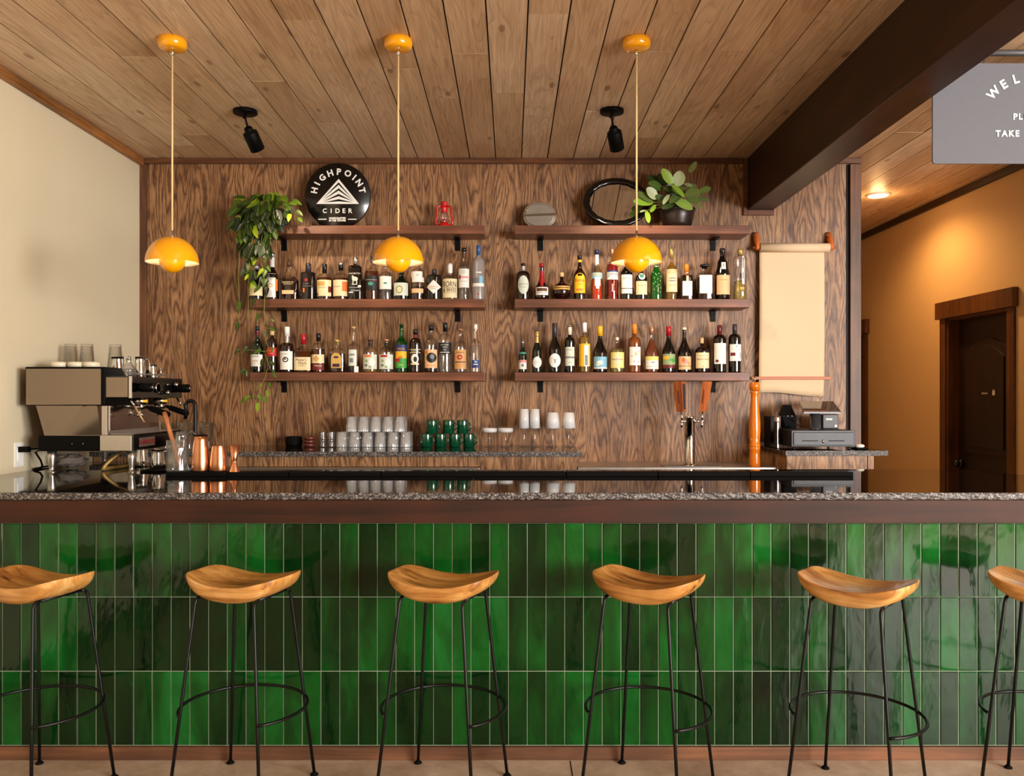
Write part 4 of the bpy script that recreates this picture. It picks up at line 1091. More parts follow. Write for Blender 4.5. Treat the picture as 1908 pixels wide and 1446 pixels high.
# --- bottom left shelf
bottle('BL', 468, 491, 608, slope(.56, .76, 4), 'g_dkgreen', cap=('c_slate', 8, 4.2), collar=('p_dkred', 618, 625), lab=[(661, 683, .97, 'rect', 'p_white')], dec=[('p', -.7, .5, 663.5, 665, 'p_grey'), ('p', -.6, .4, 672, 673, 'p_tan')], text='dark green bottle with white label, leftmost on bottom left shelf behind the vine')
bottle('BL', 497, 517, 616, dome(.70, .82, 3.4), 'g_choc', cap=('c_cork', 9, 4, 'cork'), lab=[(648, 664, .97, 'rect', 'p_red')], dec=[('p', -.7, .7, 653, 655, 'p_orange'), ('p', -.6, .5, 658, 659.5, 'p_orange')], text='dark bottle with a bright red label and cork stopper behind the vine')
bottle('BL', 522, 548, 609, dome(.56, .66, 3.6), 'g_choc', cap=('c_white', 18, 4.8), collar=('c_silver', 627, 640), lab=[(655, 689, .93, 'rect', 'p_white')], dec=[('o', 0, 670.5, 5.5, 'p_black', 5), ('o', 0, 670.5, 3.4, 'p_white', 3), ('o', -.05, 669.5, 2.2, 'p_black', 1.4), ('t', 'WHISKEY', -.1, 660, 1.8, 'p_grey', 1.2)], text='whiskey bottle with long white cap and white label with black ring emblem')
bottle('BL', 549, 582, 623, ('cone', .58, .70, 4.2), 'clear', 'l_amber', .55, cap=('c_red', 18, 5.2), lab=[(666, 690, .95, 'rect', 'p_cream')], dec=[('t', "Maker's", -.05, 671, 5, 'p_brown', .95), ('t', 'Mark', .1, 677, 5, 'p_brown', 1.0), ('t', 'WHISKY', 0, 682, 1.8, 'p_brown', 1.3)], sec=(3.6, .85), text='square bourbon bottle with dripping red wax top and cream label')
bottle('BL', 581, 606, 621, dome(.62, .76, 3.8), 'clear', 'l_amber', .6, cap=('c_black', 15, 4.2), lab=[(661, 677, .95, 'rect', 'p_cream'), (678, 690, .95, 'rect', 'p_dkred')], dec=[('d', -.15, 669, 6, 7, 'p_tan'), ('t', 'TRACE', .1, 682, 3, 'p_cream', 1.1)], text='bourbon bottle with black cap and cream over dark red label')
bottle('BL', 612, 644, 633, dome(.60, .74, 4), 'clear', 'l_bourbon', .58, cap=('c_gold', 10, 5.4, 'top'), lab=[(658, 686, .60, 'arch', 'p_gold')], dec=[('o', 0, 666, 5, 'p_purple', 2), ('p', -.42, .42, 678, 684, 'p_purple')], sec=(3.0, .6), text='flat oval whisky bottle with gold stopper and gold arched label')
bottle('BL', 647, 671, 609, ('slope', .56, .68, 3.0), 'clear', 'l_bourbon', .24, cap=('c_cork', 5, 3.8, 'top'), lab=[(652, 682, .62, 'rect', 'p_pale')], dec=[('p', .35, .6, 655, 680, 'p_white'), ('p', -.5, .3, 660, 663, 'p_grey'), ('p', -.5, .1, 668, 676, 'p_grey'), ('p', .25, .85, 683, 694, 'p_white')], text='long necked clear bottle with ornate pale label and small white tag')
for q, (a, b) in enumerate(((676.5, 704), (706.5, 734))):
    bottle('BL', a, b, 632, dome(.60, .78, 3.8), 'clear', 'l_gold' if q == 0 else 'l_water', .5, cap=('c_wood' if q == 0 else 'c_copper', 8, 5.4, 'top'), collar=('p_black', 639, 645),
           lab=[(661, 688, .96, 'rect', 'p_pale')], dec=[('p', -.7, .25, 662, 666, 'p_orange' if q == 0 else 'p_red'), ('o', .35, 676, 5.5, 'p_white', 7), ('o', -.4, 673, 2.5, 'p_sage', 3), ('o', -.45, 681, 3, 'p_grey', 2.5), ('o', .1, 684, 2.5, 'p_sage', 2)],
           text=('squat floral bottle with orange band, left one of the two cork-topped twins' if q == 0 else 'squat floral bottle with red band, right one of the two cork-topped twins'))
bottle('BL', 737, 759, 604, slope(.60, .76, 3.8), 'g_green', None, cap=('c_black', 3, 3.8), lab=[(643, 655, .95, 'rect', 'p_navy'), (655, 668, .95, 'rect', 'p_yellow'), (668, 686, .95, 'rect', 'p_green')], dec=[('t', 'VIDA', 0, 650.5, 3.4, 'p_yellow', 1.4), ('p', -.9, -.2, 668, 675, 'p_red'), ('p', -.4, .3, 664, 668, 'p_orange'), ('p', -.4, .4, 680, 681, 'p_lemon')], text='green mezcal bottle with blue, yellow and green label')
bottle('BL', 763, 785, 613.5, dome(.66, .80, 3.6), 'g_choc', cap=('c_black', 10, 4.2), collar=('p_dkred', 624, 630), dec=[('p', -.9, .9, 651, 652, 'p_cream'), ('t', 'COFFEE', 0, 654.5, 3, 'p_cream', 1.0), ('p', -.9, .9, 657, 658, 'p_cream'), ('o', 0, 669, 7, 'p_white', 9), ('o', .1, 670, 3.4, 'p_black', 5), ('p', -.7, .7, 677, 680, 'p_cream')], text='black bottle with white picture oval and dark red neck band')
bottle('BL', 791, 816, 607, dome(.58, .74, 3.8), 'clear', 'l_bourbon', .26, cap=('c_black', 9, 4.4), lab=[(652, 686, .95, 'rect', 'p_peach')], dec=[('o', .1, 667, 9.5, 'p_black', 9.5), ('o', .2, 665, 4, 'p_grey', 4.5), ('o', -.6, 657, 2.5, 'p_orange', 4), ('p', -.7, .7, 681, 682, 'p_orange')], text='bottle with peach label and big black disc')
bottle('BL', 817, 842, 601, dome(.64, .78, 3.8), 'clear', 'l_water', .6, cap=('c_black', 17, 4.3), lab=[(639, 660, .97, 'rect', 'p_black')], dec=[('t', 'LA ROJA', 0, 643.4, 2.6, 'p_white', 1.4), ('t', 'GIN', 0, 647.4, 2.4, 'p_white', 1.4), ('o', 0, 652.5, 3, 'p_grey', 2.4), ('p', -.7, .7, 656.5, 657.6, 'p_white')], text='tall clear bottle with black cap and black band label')
bottle('BL', 846, 870, 613, dome(.58, .72, 3.4), 'clear', 'l_water', .5, cap=('c_copper', 6, 4.8, 'top'), lab=[(652, 688, .92, 'rect', 'p_tan')], dec=[('t', "Handmade", 0, 657, 2.6, 'p_brown', .9), ('o', -.05, 666, 5, 'p_red', 4.6), ('o', -.05, 666, 2.4, 'p_tan', 2), ('p', -.8, .8, 674, 676, 'p_brown'), ('p', -.6, .6, 680, 680.8, 'p_orange')], text='vodka bottle with tan paper label, red seal and copper stopper')
bottle('BL', 875, 897, 604, ('slope', .60, .72, 3.2), 'clear', 'l_water', .55, cap=('c_white', 10, 3.4, 'cork'), lab=[(671, 686, .62, 'rect', 'p_navy', .05)], dec=[('o', .05, 674.5, 3, 'p_sky', 2), ('p', -.35, .45, 678.5, 680, 'p_white')], text='clear long necked bottle with small blue label, rightmost on bottom left shelf')
# --- middle right shelf
bottle('TR', 962, 988, 491, dome(.66, .80, 3.6), 'g_choc', cap=('c_black', 5, 4.2), collar=('c_silver', 496, 505), lab=[(515, 549, .80, 'oval', 'p_pale')], dec=[('t', 'VERMOUTH', 0, 531, 2.2, 'p_grey', 1.1), ('p', -.4, .4, 536, 536.7, 'p_grey')], text='dark bottle with pale oval label, leftmost on the middle right shelf')
bottle('TR', 996, 1023, 491, None or ('slope', .4, .6, 3.6), 'g_choc', cap=('c_red', 7, 4.2), collar=('c_red', 505, 527), lab=[(536, 551, .88, 'rect', 'p_white')], dec=[('p', -.7, .7, 538, 544, 'p_brown'), ('p', -.2, .2, 523, 534, 'p_red'), ('p', -.6, .6, 546, 547, 'p_grey')],
       prof=[(.86, 0), (.98, .02), (1.0, .10), (.98, .25), (.86, .36), (.55, .46), (.34, .56), (.29, .70), (.27, .96), (.30, .97), (.26, .99)], text='bell-shaped liqueur bottle with red ribbon neck and brown label')
bottle('TR', 1030, 1063, 508, ('dome', .3, .5, 4), 'g_wine', cap=('c_cork', 8, 4.2), lab=[(534, 541, .97, 'rect', 'p_gold')], dec=[('p', -.8, .8, 536.5, 538.5, 'p_brown')],
       prof=[(.35, 0), (.5, .01), (.80, .10), (.96, .22), (1.0, .32), (.96, .42), (.82, .52), (.55, .60), (.30, .65), (.22, .70), (.20, .96), (.20, .99)], text='round globe-shaped dark liqueur bottle with a gold band')
bottle('TR', 1069, 1091, 476, slope(.56, .76, 3.6), 'g_choc', cap=('c_black', 8, 4.2), collar=('p_yellow', 484.5, 489), lab=[(510, 547, .94, 'arch', 'p_yellow')], dec=[('t', 'Kahlúa', 0, 523, 6, 'p_red', .75), ('p', -.5, .5, 530, 531, 'p_orange'), ('p', -.6, .5, 539, 543, 'p_orange')], text='dark coffee liqueur bottle with yellow arched label and red script')
bottle('TR', 1101.5, 1122.5, 465.5, slope(.52, .72, 3.6), 'clear', 'l_orange', .42, cap=('c_navy', 9, 4.4), collar=('p_white', 475, 493), lab=[(509, 520, .97, 'rect', 'p_sky')], dec=[('t', 'APEROL', 0, 512.5, 6, 'p_yellow', .72), ('p', -.45, .55, 518, 534, 'p_white'), ('p', -.25, .35, 534, 539, 'p_white')], text='orange aperitif bottle with navy cap and blue label')
bottle('TR', 1130, 1151.5, 464, ('dome', .64, .76, 3.6), 'clear', 'l_red', .70, cap=('c_copper', 14, 4), lab=[(506, 522, .97, 'rect', 'p_white')], dec=[('p', -.95, .95, 505, 508, 'p_navy'), ('t', 'CAMPARI', 0, 512, 5.5, 'p_navy', .74), ('p', -.95, .95, 516, 517, 'p_sky'), ('p', -.2, .1, 530, 545, 'p_pink')], text='red aperitif bottle with white and navy band left of the rightmost pendant')
bottle('TR', 1156, 1178.5, 476, slope(.60, .78, 3.6), 'g_black', cap=('c_black', 14, 4.2), lab=[(513, 548, .93, 'rect', 'p_white')], dec=[('t', 'PIMMS', 0, 520, 4.2, 'p_pink', .95), ('p', -.93, .93, 538, 539.2, 'p_black')], text='dark bottle with white label and pink lettering under the rightmost pendant')
bottle('TR', 1183.5, 1206, 497, dome(.62, .78, 3.8), 'g_black', cap=('c_black', 8, 4.2), lab=[(525, 550, .95, 'rect', 'p_cream')], dec=[('o', 0, 516, 6.2, 'p_white', 6.5), ('o', -.05, 515, 4, 'p_teal', 4.4), ('p', -.6, .6, 533, 533.7, 'p_brown')], text='dark bottle with cream label and round green seal below the pendant bulb')
bottle('TR', 1212, 1233.5, 482, slope(.60, .84, 3.6), 'g_emerald', None, cap=('c_silver', 7, 4), dec=[('p', -.4, .4, 496, 497, 'p_pale')] + [('o', (-.6, .3, -.1, .65, -.5, .1, .55, -.3)[i % 8], 508 + i * 2.7, 1.1, 'p_sage', 1.1) for i in range(15)], text='bright green patterned glass bottle right of the rightmost pendant')
bottle('TR', 1240, 1262, 464, slope(.58, .74, 3.4), 'clear', 'l_gold', .74, cap=('c_gold', 17, 4), lab=[(503, 545, .95, 'rect', 'p_cream')], dec=[('t', 'LILLET', 0, 508, 6, 'p_gold', .85), ('o', 0, 522, 8, 'p_grey', 3.6), ('p', -.8, .8, 520.6, 523.4, 'p_cream'), ('p', -.6, .6, 532, 533, 'p_gold')], text='pale golden aperitif bottle with gold cap and cream label')
bottle('TR', 1268, 1290, 492, ('dome', .62, .72, 3.2), 'g_choc', cap=('c_orange', 14, 4), collar=('c_copper', 507, 514), lab=[(525, 552, .84, 'rect', 'p_white')], dec=[('p', -.2, .2, 515, 525, 'p_cream'), ('p', -.3, .3, 530, 530.7, 'p_grey')], sec=(5, .9), text='short square amber bottle with orange cap and white label')
bottle('TR', 1298.5, 1327, 493, ('box', .68, .78, 3.8), 'clear', 'l_bourbon', .64, cap=('c_black', 8, 8, 'top'), lab=[(513, 548, .84, 'rect', 'p_white')], dec=[('p', -.8, .8, 513, 514.2, 'p_black')], sec=(5, .9), text='square decanter bottle with wide square black cap and blank white label')
bottle('TR', 1332, 1360, 463, ('slope', .4, .8, 4), 'g_black', cap=('c_black', 9, 5, 'cork'), lab=[(514, 550, .9, 'rect', 'p_peach')], dec=[('p', -.28, .28, 490, 503, 'p_white'), ('t', 'f', 0, 496, 7, 'p_red'), ('p', -.6, .4, 522, 524, 'p_tan')],
       prof=[(.90, 0), (.98, .02), (.98, .40), (.90, .45), (1.0, .47), (.97, .52), (.72, .64), (.66, .74), (.40, .80), (.30, .86), (.30, .96), (.34, .97), (.26, .99)], text='black monk-shaped liqueur bottle with peach label and small white neck label')
bottle('TR', 1366.5, 1392, 464, ('slope', .4, .8, 4), 'clear', 'l_pale', .38, cap=('c_gold', 12, 5), dec=[('p', .05, .42, 478, 531, 'p_white'), ('p', .16, .3, 482, 520, 'p_grey'), ('p', -.25, -.05, 510, 520, 'p_black'), ('p', -.3, .35, 536, 541, 'p_gold')],
       prof=[(.92, 0), (1.0, .02), (.98, .22), (.80, .42), (.80, .58), (.98, .80), (.80, .85), (.45, .87), (.35, .90), (.33, .96), (.33, .99)], text='waisted clear elderflower bottle with gold cap, rightmost on the middle right shelf')
# --- bottom right shelf: wines
wb = dict(name='wine_bottle')
bottle('BR', 966, 981.5, 632, slope(.50, .78, 3.0), 'g_dkgreen', cap=('c_silver', 28, 3.2, 'champ'), collar=('p_teal', 656, 660), lab=[(671, 688, .96, 'rect', 'p_white')], dec=[('p', -.96, .96, 671, 676, 'p_pink'), ('o', 0, 681, 2.5, 'p_grey', 3)], text='very small sparkling wine bottle with silver foil, leftmost on bottom right shelf', **wb)
bottle('BR', 991.5, 1009.5, 617, slope(.50, .80, 3.4), 'g_dkgreen', cap=('c_gold', 38, 4.4, 'champ'), lab=[(665, 686, .96, 'oval', 'p_white')], dec=[('p', -.5, .5, 675, 675.8, 'p_pink')], text='half bottle of sparkling wine with gold foil and round white label', **wb)
bottle('BR', 1022, 1045, 602, slope(.44, .80, 3.8), 'g_black', cap=('c_slate', 34, 4.6), lab=[(659, 685, .97, 'oval', 'p_white')], dec=[('p', -.07, .07, 671, 676, 'p_black'), ('p', -.3, .3, 669.6, 670.6, 'p_grey'), ('p', -.04, .04, 675, 677, 'p_black')], text='black sparkling wine bottle with large round white label', **wb)
bottle('BR', 1052, 1071, 607, dome(.66, .76, 3.6), 'g_black', cap=('c_cream', 17, 3.9), lab=[(647, 682, .92, 'rect', 'p_pale')], dec=[('t', 'ROSSO', 0, 652, 2.6, 'p_grey', 1.0), ('p', -.92, .92, 664.5, 668, 'p_grey'), ('o', 0, 662, 1.6, 'p_lemon'), ('p', -.3, .3, 675, 675.8, 'p_grey')], text='slim dark wine bottle with cream cap and pale landscape label', **wb)
bottle('BR', 1078, 1100, 601, dome(.66, .74, 3.6), 'clear', 'l_gold', .76, cap=('c_white', 18, 4.3), lab=[(641, 683, .95, 'rect', 'p_yellow'), (644, 683, .40, 'rect', 'p_white', .25)], dec=[('p', .0, .5, 662, 681, 'p_grey')], text='white wine bottle with white cap and split yellow and white label', **wb)
bottle('BR', 1105, 1131, 608, slope(.40, .78, 3.8), 'g_black', cap=('c_yellow', 18, 4.8), lab=[(665, 687.5, .97, 'rect', 'p_sky')], dec=[('o', -.1, 676, 6, 'p_white', 4), ('o', -.4, 680, 4, 'p_pale', 3), ('p', -.95, .95, 685, 687.5, 'p_white')], text='red wine bottle with yellow cap and sky blue label', **wb)
bottle('BR', 1136.5, 1163, 628.5, dome(.56, .72, 3.0), 'clear', 'l_pale', .66, cap=('c_cream', 6, 3.2, 'cork'), lab=[(657, 686, .95, 'rect', 'p_lemon'), (655, 689, .75, 'diamond', 'p_cream')], dec=[('o', 0, 670, 9, 'p_cream', 7), ('t', 'ROCK FACE', 0, 670, 2.6, 'p_brown', 1.0)], text='short clear bottle with lemon label and cream blot', **wb)
bottle('BR', 1170, 1194.5, 604, dome(.62, .74, 3.8), 'clear', 'l_rose', .80, cap=('c_orange', 18, 4.4), lab=[(647, 681, .86, 'rect', 'p_white')], dec=[('o', -.5, 664, 1.3, 'p_pink'), ('o', .5, 655, 1.2, 'p_pink'), ('o', .1, 660, 2.6, 'p_peach', 4), ('o', .45, 675, 1.3, 'p_pink'), ('o', -.2, 674, 1.3, 'p_pink')], text='orange wine bottle with orange cap and spotted white label', **wb)
bottle('BR', 1201.5, 1227, 609, slope(.40, .80, 3.6), 'clear', 'l_pinkish', .72, cap=('c_copper', 15, 4.2), lab=[(664.5, 688, .97, 'rect', 'p_white')], dec=[('p', -.95, .95, 664.5, 672, 'p_lemon'), ('p', -.2, .3, 675, 676.2, 'p_black'), ('p', -.8, .8, 683, 683.7, 'p_sage')], text='rosé bottle with copper foil and white and lemon label', **wb)
bottle('BR', 1233.5, 1258, 608, slope(.42, .78, 3.8), 'g_black', cap=('c_red', 18, 4.6), lab=[(660, 680, .96, 'rect', 'p_sage'), (680, 686, .96, 'rect', 'p_dkred')], dec=[('o', -.5, 667, 5.5, 'p_yellow', 3), ('o', .4, 672, 6, 'p_green', 4), ('o', -.2, 676, 7, 'p_sage', 3)], text='red wine bottle with red cap and green landscape label', **wb)
bottle('BR', 1262.5, 1287.5, 610, slope(.42, .80, 3.6), 'g_black', cap=('c_cream', 5, 4.0), lab=[(664.5, 689, .96, 'rect', 'p_peach')], dec=[('o', -.1, 674, 5.5, 'p_pink', 5), ('o', -.3, 671, 3, 'p_orange', 4), ('p', -.9, .9, 682, 683, 'p_brown'), ('o', .5, 677, 3, 'p_tan', 3)], text='red wine bottle with pale wax top and peach label', **wb)
bottle('BR', 1294.5, 1321, 628.5, dome(.58, .74, 3.0), 'g_wine', cap=('c_cork', 12, 3.4, 'cork'), lab=[(657.5, 686.5, .96, 'rect', 'p_cream')], dec=[('t', 'ROCK FACE', 0, 670, 2.6, 'p_brown', 1.2), ('p', -.6, .6, 663, 663.6, 'p_grey'), ('o', 0, 683, 1, 'p_grey')], text='short dark bottle with light cork and plain tan label', **wb)
bottle('BR', 1328.5, 1352.5, 606, dome(.70, .80, 3.8), 'g_black', cap=('c_dkred', 21, 4.2), lab=[(640, 678.5, .95, 'rect', 'p_white')], dec=[('o', -.55, 673, 2.6, 'p_dkred'), ('p', -.1, .1, 645, 652, 'p_pale')], text='red wine bottle with dark red foil and tall plain white label', **wb)
bottle('BR', 1357.5, 1380.5, 604, dome(.70, .80, 3.8), 'g_black', cap=('c_slate', 22, 4.2), lab=[(642, 673, .95, 'rect', 'p_white')], dec=[('p', -.85, -.15, 657.5, 663.5, 'p_dkred'), ('p', .7, .8, 657, 668, 'p_grey'), ('o', .05, 646, 1.2, 'p_grey')], text='red wine bottle with black foil and white label with red mark, rightmost wine', **wb)
# ------------------------------------------------------------------ glasses and mugs on the back bar
k = 5.62 / F
def tumbler(rb, rt, h, m='thickglass', wall=.0035, n=24):
    """rb radius at the foot, rt at the rim; standing upright"""
    mb = MB(); mb.lathe([(0, 0), (rb, 0), (rb, h * .05), (rt, h), (rt - wall, h), (rb - wall, h * .12), (0, h * .12)], m, n, smooth=m == 'clear'); return mb
me0 = None
def put(proto, loc, label, first, group=None):
    o = proto if first else proto.copy()
    if not first: COL.objects.link(o)
    o.location = loc; o['label'] = label
    if group: o['group'] = group
    return o
tmb = tumbler(.0370, .0355, .098, 'fluteglass', n=60)          # upright flutes pressed into the wall
tmb.v = [(x * (1 + .035 * cos(12 * math.atan2(y, x))), y * (1 + .035 * cos(12 * math.atan2(y, x))), z) if z < .09 else (x, y, z) for x, y, z in tmb.v]
tmb.sm = [True] * len(tmb.sm)
tum = obj('tumbler', tmb); tag(tum, '', 'glass')
first = True
order = ['leftmost', 'second', 'third', 'fourth', 'fifth', 'rightmost']
for row, (Y, n, x0, x1, z) in enumerate(((5.60, 6, 638, 757, 0), (5.69, 6, 638, 757, 0), (5.60, 5, 656, 746, 1), (5.69, 5, 656, 746, 1))):
    for i in range(n):
        px = x0 + (x1 - x0) * i / (n - 1)
        w_ = (order if n == 6 else order[:4] + ['rightmost'])[i]
        lab = 'clear tumbler, %s of the %s row of the %s layer of the stack' % (w_, 'front' if row % 2 == 0 else 'rear', 'upper' if z else 'lower')
        put(tum, (X(px, 5.62), Y, BC + z * .0995), lab, first, 'clear tumblers stacked on the back bar'); first = False
sm = obj('shot_tumbler', MB()); bpy.data.objects.remove(sm)
def pebble():
    mb = MB(); R, h = .0235, .049
    mb.lathe([(0, 0), (R * .9, 0), (R, .004)] + [(R + (.0012 if i % 2 else -.0004), .004 + (h - .006) * i / 10) for i in range(1, 11)] + [(R, h), (R - .003, h), (R - .003, .008), (0, .008)], 'thickglass', 20); return mb
sm = obj('small_tumbler', pebble()); tag(sm, '', 'glass'); first = True
for i, (px, z) in enumerate(((601, 0), (617, 0), (601, 1), (617, 1))):
    put(sm, (X(px, 5.6), 5.60, BC + z * .0495), 'small ribbed glass, %s one of the %s column beside the tumblers' % ('upper' if z else 'lower', 'left' if px < 610 else 'right'), first, 'small ribbed glasses'); first = False
# green mugs
mug = thing('green_mug', '', 'mug', (0, 0, 0), 0, 'stacked green mugs')
mb = MB(); mb.lathe([(0, 0), (.034, 0), (.0375, .004), (.0375, .084), (.0365, .088), (.034, .088), (.034, .008), (0, .008)], 'greenmug', 32); obj('mug_body', mb, mug)
mb = MB(); mb.tube([(.035, 0, .020), (.052, 0, .022), (.062, 0, .034), (.063, 0, .052), (.054, 0, .068), (.035, 0, .072)], .0052, 'greenmug', 10); obj('handle', mb, mug)
pos = [(794, 0), (820.5, 0), (847.5, 0), (873.5, 0), (804.5, 1), (835.5, 1), (862, 1)]
for i, (px, z) in enumerate(pos):
    o = mug if i == 0 else copy_tree(mug)
    o.location = (X(px, 5.6), 5.62, BC + z * .0885); o.rotation_euler = (0, 0, radians(-35))
    o['label'] = 'glossy green mug, %s' % ['leftmost in the lower row', 'second in the lower row', 'third in the lower row', 'rightmost in the lower row', 'leftmost of the three on top', 'middle one of the three on top', 'rightmost of the three on top'][i]
# stemmed glasses
def stem(prof, name, lab, px, Y=5.6, m='glasshaze', grp=None, split=3):
    root = thing(name, lab, 'glass', (X(px, Y), Y, BC), 0, grp)
    base, bowl = prof
    mb = MB(); mb.lathe(base, 'thickglass', 28); obj('stem', mb, root)
    mb = MB(); mb.lathe(bowl, m, 28, caps=False); obj('bowl', mb, root)
q = 5.6 / F
def base_(r, zt): return [(0, 0), (r, 0), (r * .9, .002), (r * .3, .006), (.0042, .014), (.0035, zt * .6), (.0045, zt)]
for i, px in enumerate((912, 942)):
    zt = 33 * q - .008 + 0; zt = (832 - 805) * q
    stem((base_(.034, zt), [(.004, zt), (14 * q, zt + .004), (14.3 * q, zt + .030), (13.6 * q, zt + .030), (13.3 * q, zt + .007), (.002, zt + .003)]), 'coupe_glass', 'wide shallow coupe glass, the %s of the two' % ('left' if i == 0 else 'right'), px, m='glasshaze', grp='coupe glasses')
for i, px in enumerate((976.5, 996.5)):
    zt = (832 - 798) * q
    stem((base_(.034, zt), [(.004, zt), (9.6 * q, zt + .006), (8.6 * q, zt + 37 * q), (8.2 * q, zt + 37 * q), (9.1 * q, zt + .008), (.002, zt + .004)]), 'flute_glass', 'tall stemmed glass, the %s of the tallest pair' % ('left' if i == 0 else 'right'), px, grp='tall stemmed glasses')
for i, px in enumerate((1030, 1059.5)):
    zt = (832 - 798) * q
    stem((base_(.034, zt), [(.004, zt), (13.2 * q, zt + .006), (10.2 * q, zt + 30.5 * q), (9.8 * q, zt + 30.5 * q), (12.7 * q, zt + .008), (.002, zt + .004)]), 'wine_glass', 'tapered wine glass, the %s of the rightmost pair' % ('left' if i == 0 else 'right'), px, grp='tapered wine glasses')
# red-brown bowls
bw = MB(); bw.lathe([(0, 0), (.03, 0), (.043, .022), (.040, .022), (.028, .004), (0, .004)], 'terracotta', 28)
b0 = obj('small_bowl', bw); tag(b0, '', 'bowl'); first = True
for i in range(3):
    put(b0, (X(577, 5.62), 5.62, BC + i * .0225), 'red brown bowl left of the small glasses, %s of its stack of three' % ('bottom', 'middle', 'top')[i], first, 'red brown bowls'); first = False
mb = MB(); mb.lathe([(0, 0), (.05, 0), (.056, .02), (.054, .06), (.048, .066), (0, .066)], 'blackmat', 24)
o = obj('black_canister', mb, loc=(X(545, 5.66), 5.70, BC)); tag(o, 'low black canister in the shade left of the red brown bowls', 'canister')

# ------------------------------------------------------------------ copper tools on the rail mats
MT = COUNTER + .02; q = 4.17 / F
root = thing('cocktail_shaker', 'tall copper cocktail shaker with dark rim, standing left of the short one', 'shaker', (X(374, 4.18), 4.18, MT))
mb = MB(); mb.lathe([(0, 0), (15 * q, 0), (16 * q, 3 * q), (16.2 * q, 18 * q), (15 * q, 40 * q), (13.2 * q, 58 * q), (13.0 * q, 66 * q), (12.6 * q, 66 * q), (12.4 * q, 60 * q)], 'copper', 40, caps=False); obj('tin', mb, root)
mb = MB(); mb.lathe([(13.1 * q, 60.5 * q), (13.4 * q, 61 * q), (13.1 * q, 61.5 * q)], 'copper', 40, caps=False); obj('rim_band', mb, root)
mb = MB(); mb.lathe([(0, 66 * q), (12.6 * q, 66 * q), (12.2 * q, 68.5 * q), (0, 69 * q)], 'blackmat', 36); obj('lid', mb, root)
root = thing('short_shaker', 'short copper shaker tin between the tall shaker and the jigger', 'shaker', (X(407.5, 4.18), 4.18, MT))
mb = MB(); mb.lathe([(0, 0), (14.5 * q, 0), (15.6 * q, 3 * q), (15.8 * q, 16 * q), (14 * q, 36 * q), (12.2 * q, 47 * q), (12.6 * q, 48.5 * q), (12.0 * q, 48.5 * q), (11.8 * q, 44 * q), (13 * q, 10 * q)], 'copper', 40, caps=False); obj('tin', mb, root)
root = thing('jigger', 'copper hourglass jigger, rightmost copper piece on the bar', 'jigger', (X(437, 4.18), 4.18, MT))
mb = MB(); mb.lathe([(9.5 * q, 0), (4.2 * q, 17 * q), (3.6 * q, 19 * q), (4.2 * q, 21 * q), (10.5 * q, 49 * q), (10.0 * q, 49 * q), (3.4 * q, 22 * q), (0, 21 * q)], 'copper', 36, caps=False); obj('cup', mb, root)
mb = MB(); mb.tube([(3.9 * q * cos(t), 3.9 * q * sin(t), 19 * q) for t in [2 * pi * i / 16 for i in range(16)]], .0012, 'copper', 6, closed=True); obj('waist_ring', mb, root)
root = thing('mixing_glass', 'cut crystal mixing glass standing left of the copper shakers', 'mixing glass', (X(331, 4.19), 4.19, MT))
mb = MB(); R = 20 * q; n = 32; H = 59 * q; mi = mb.mat('thickglass')
prof = [(0, 0), (R * .96, 0), (R, .006), (R, H * .06), (R, H * .5), (R, H * .75), (R * 1.01, H), (R * .96, H), (R * .92, H * .3), (R * .90, H * .12), (0, H * .12)]
for j, (r, z) in enumerate(prof):
    for i in range(n):
        a = 2 * pi * (i + (j % 2) * .5) / n; rr = r * (1 + (.02 if (i + j) % 2 and 2 < j < 6 else 0)); mb.v.append((rr * cos(a), rr * sin(a), z))
for j in range(len(prof) - 1):
    for i in range(n): i2 = (i + 1) % n; mb.face([j * n + i, j * n + i2, (j + 1) * n + i2, (j + 1) * n + i], mi, not (2 <= j < 6))
obj('vessel', mb, root)
a, b = at(336, 872, 4.19) - Vector((0, 0, 0)), at(306, 768, 4.22)
mb = MB(); P = [a.lerp(b, t) for t in (0, .12, .5, .9, 1)]
mb.tube([tuple(p) for p in P], [.010, .013, .0105, .0125, .010], 'muddler', 16)
o = obj('muddler', mb); tag(o, 'brown wooden muddler leaning in the mixing glass', 'muddler')
# glass mug behind
root = thing('glass_pitcher', 'clear glass pitcher with a big handle behind the mixing glass', 'pitcher', (X(338, 4.36), 4.36, COUNTER)); q4 = 4.36 / F
mb = MB(); mb.lathe([(0, 0), (12 * q4, 0), (13 * q4, .01), (13 * q4, 50 * q4), (12 * q4, 66 * q4), (13.5 * q4, 76 * q4), (12.9 * q4, 76 * q4), (11.5 * q4, 66 * q4), (12.3 * q4, 50 * q4), (12 * q4, .015), (0, .012)], 'thickglass', 28); obj('vessel', mb, root)
mb = MB(); mb.tube([(12 * q4, 0, 70 * q4), (20 * q4, 0, 77 * q4), (27 * q4, 0, 70 * q4), (28 * q4, 0, 56 * q4), (22 * q4, 0, 44 * q4), (12 * q4, 0, 38 * q4)], .006, 'thickglass', 10); obj('handle', mb, root)
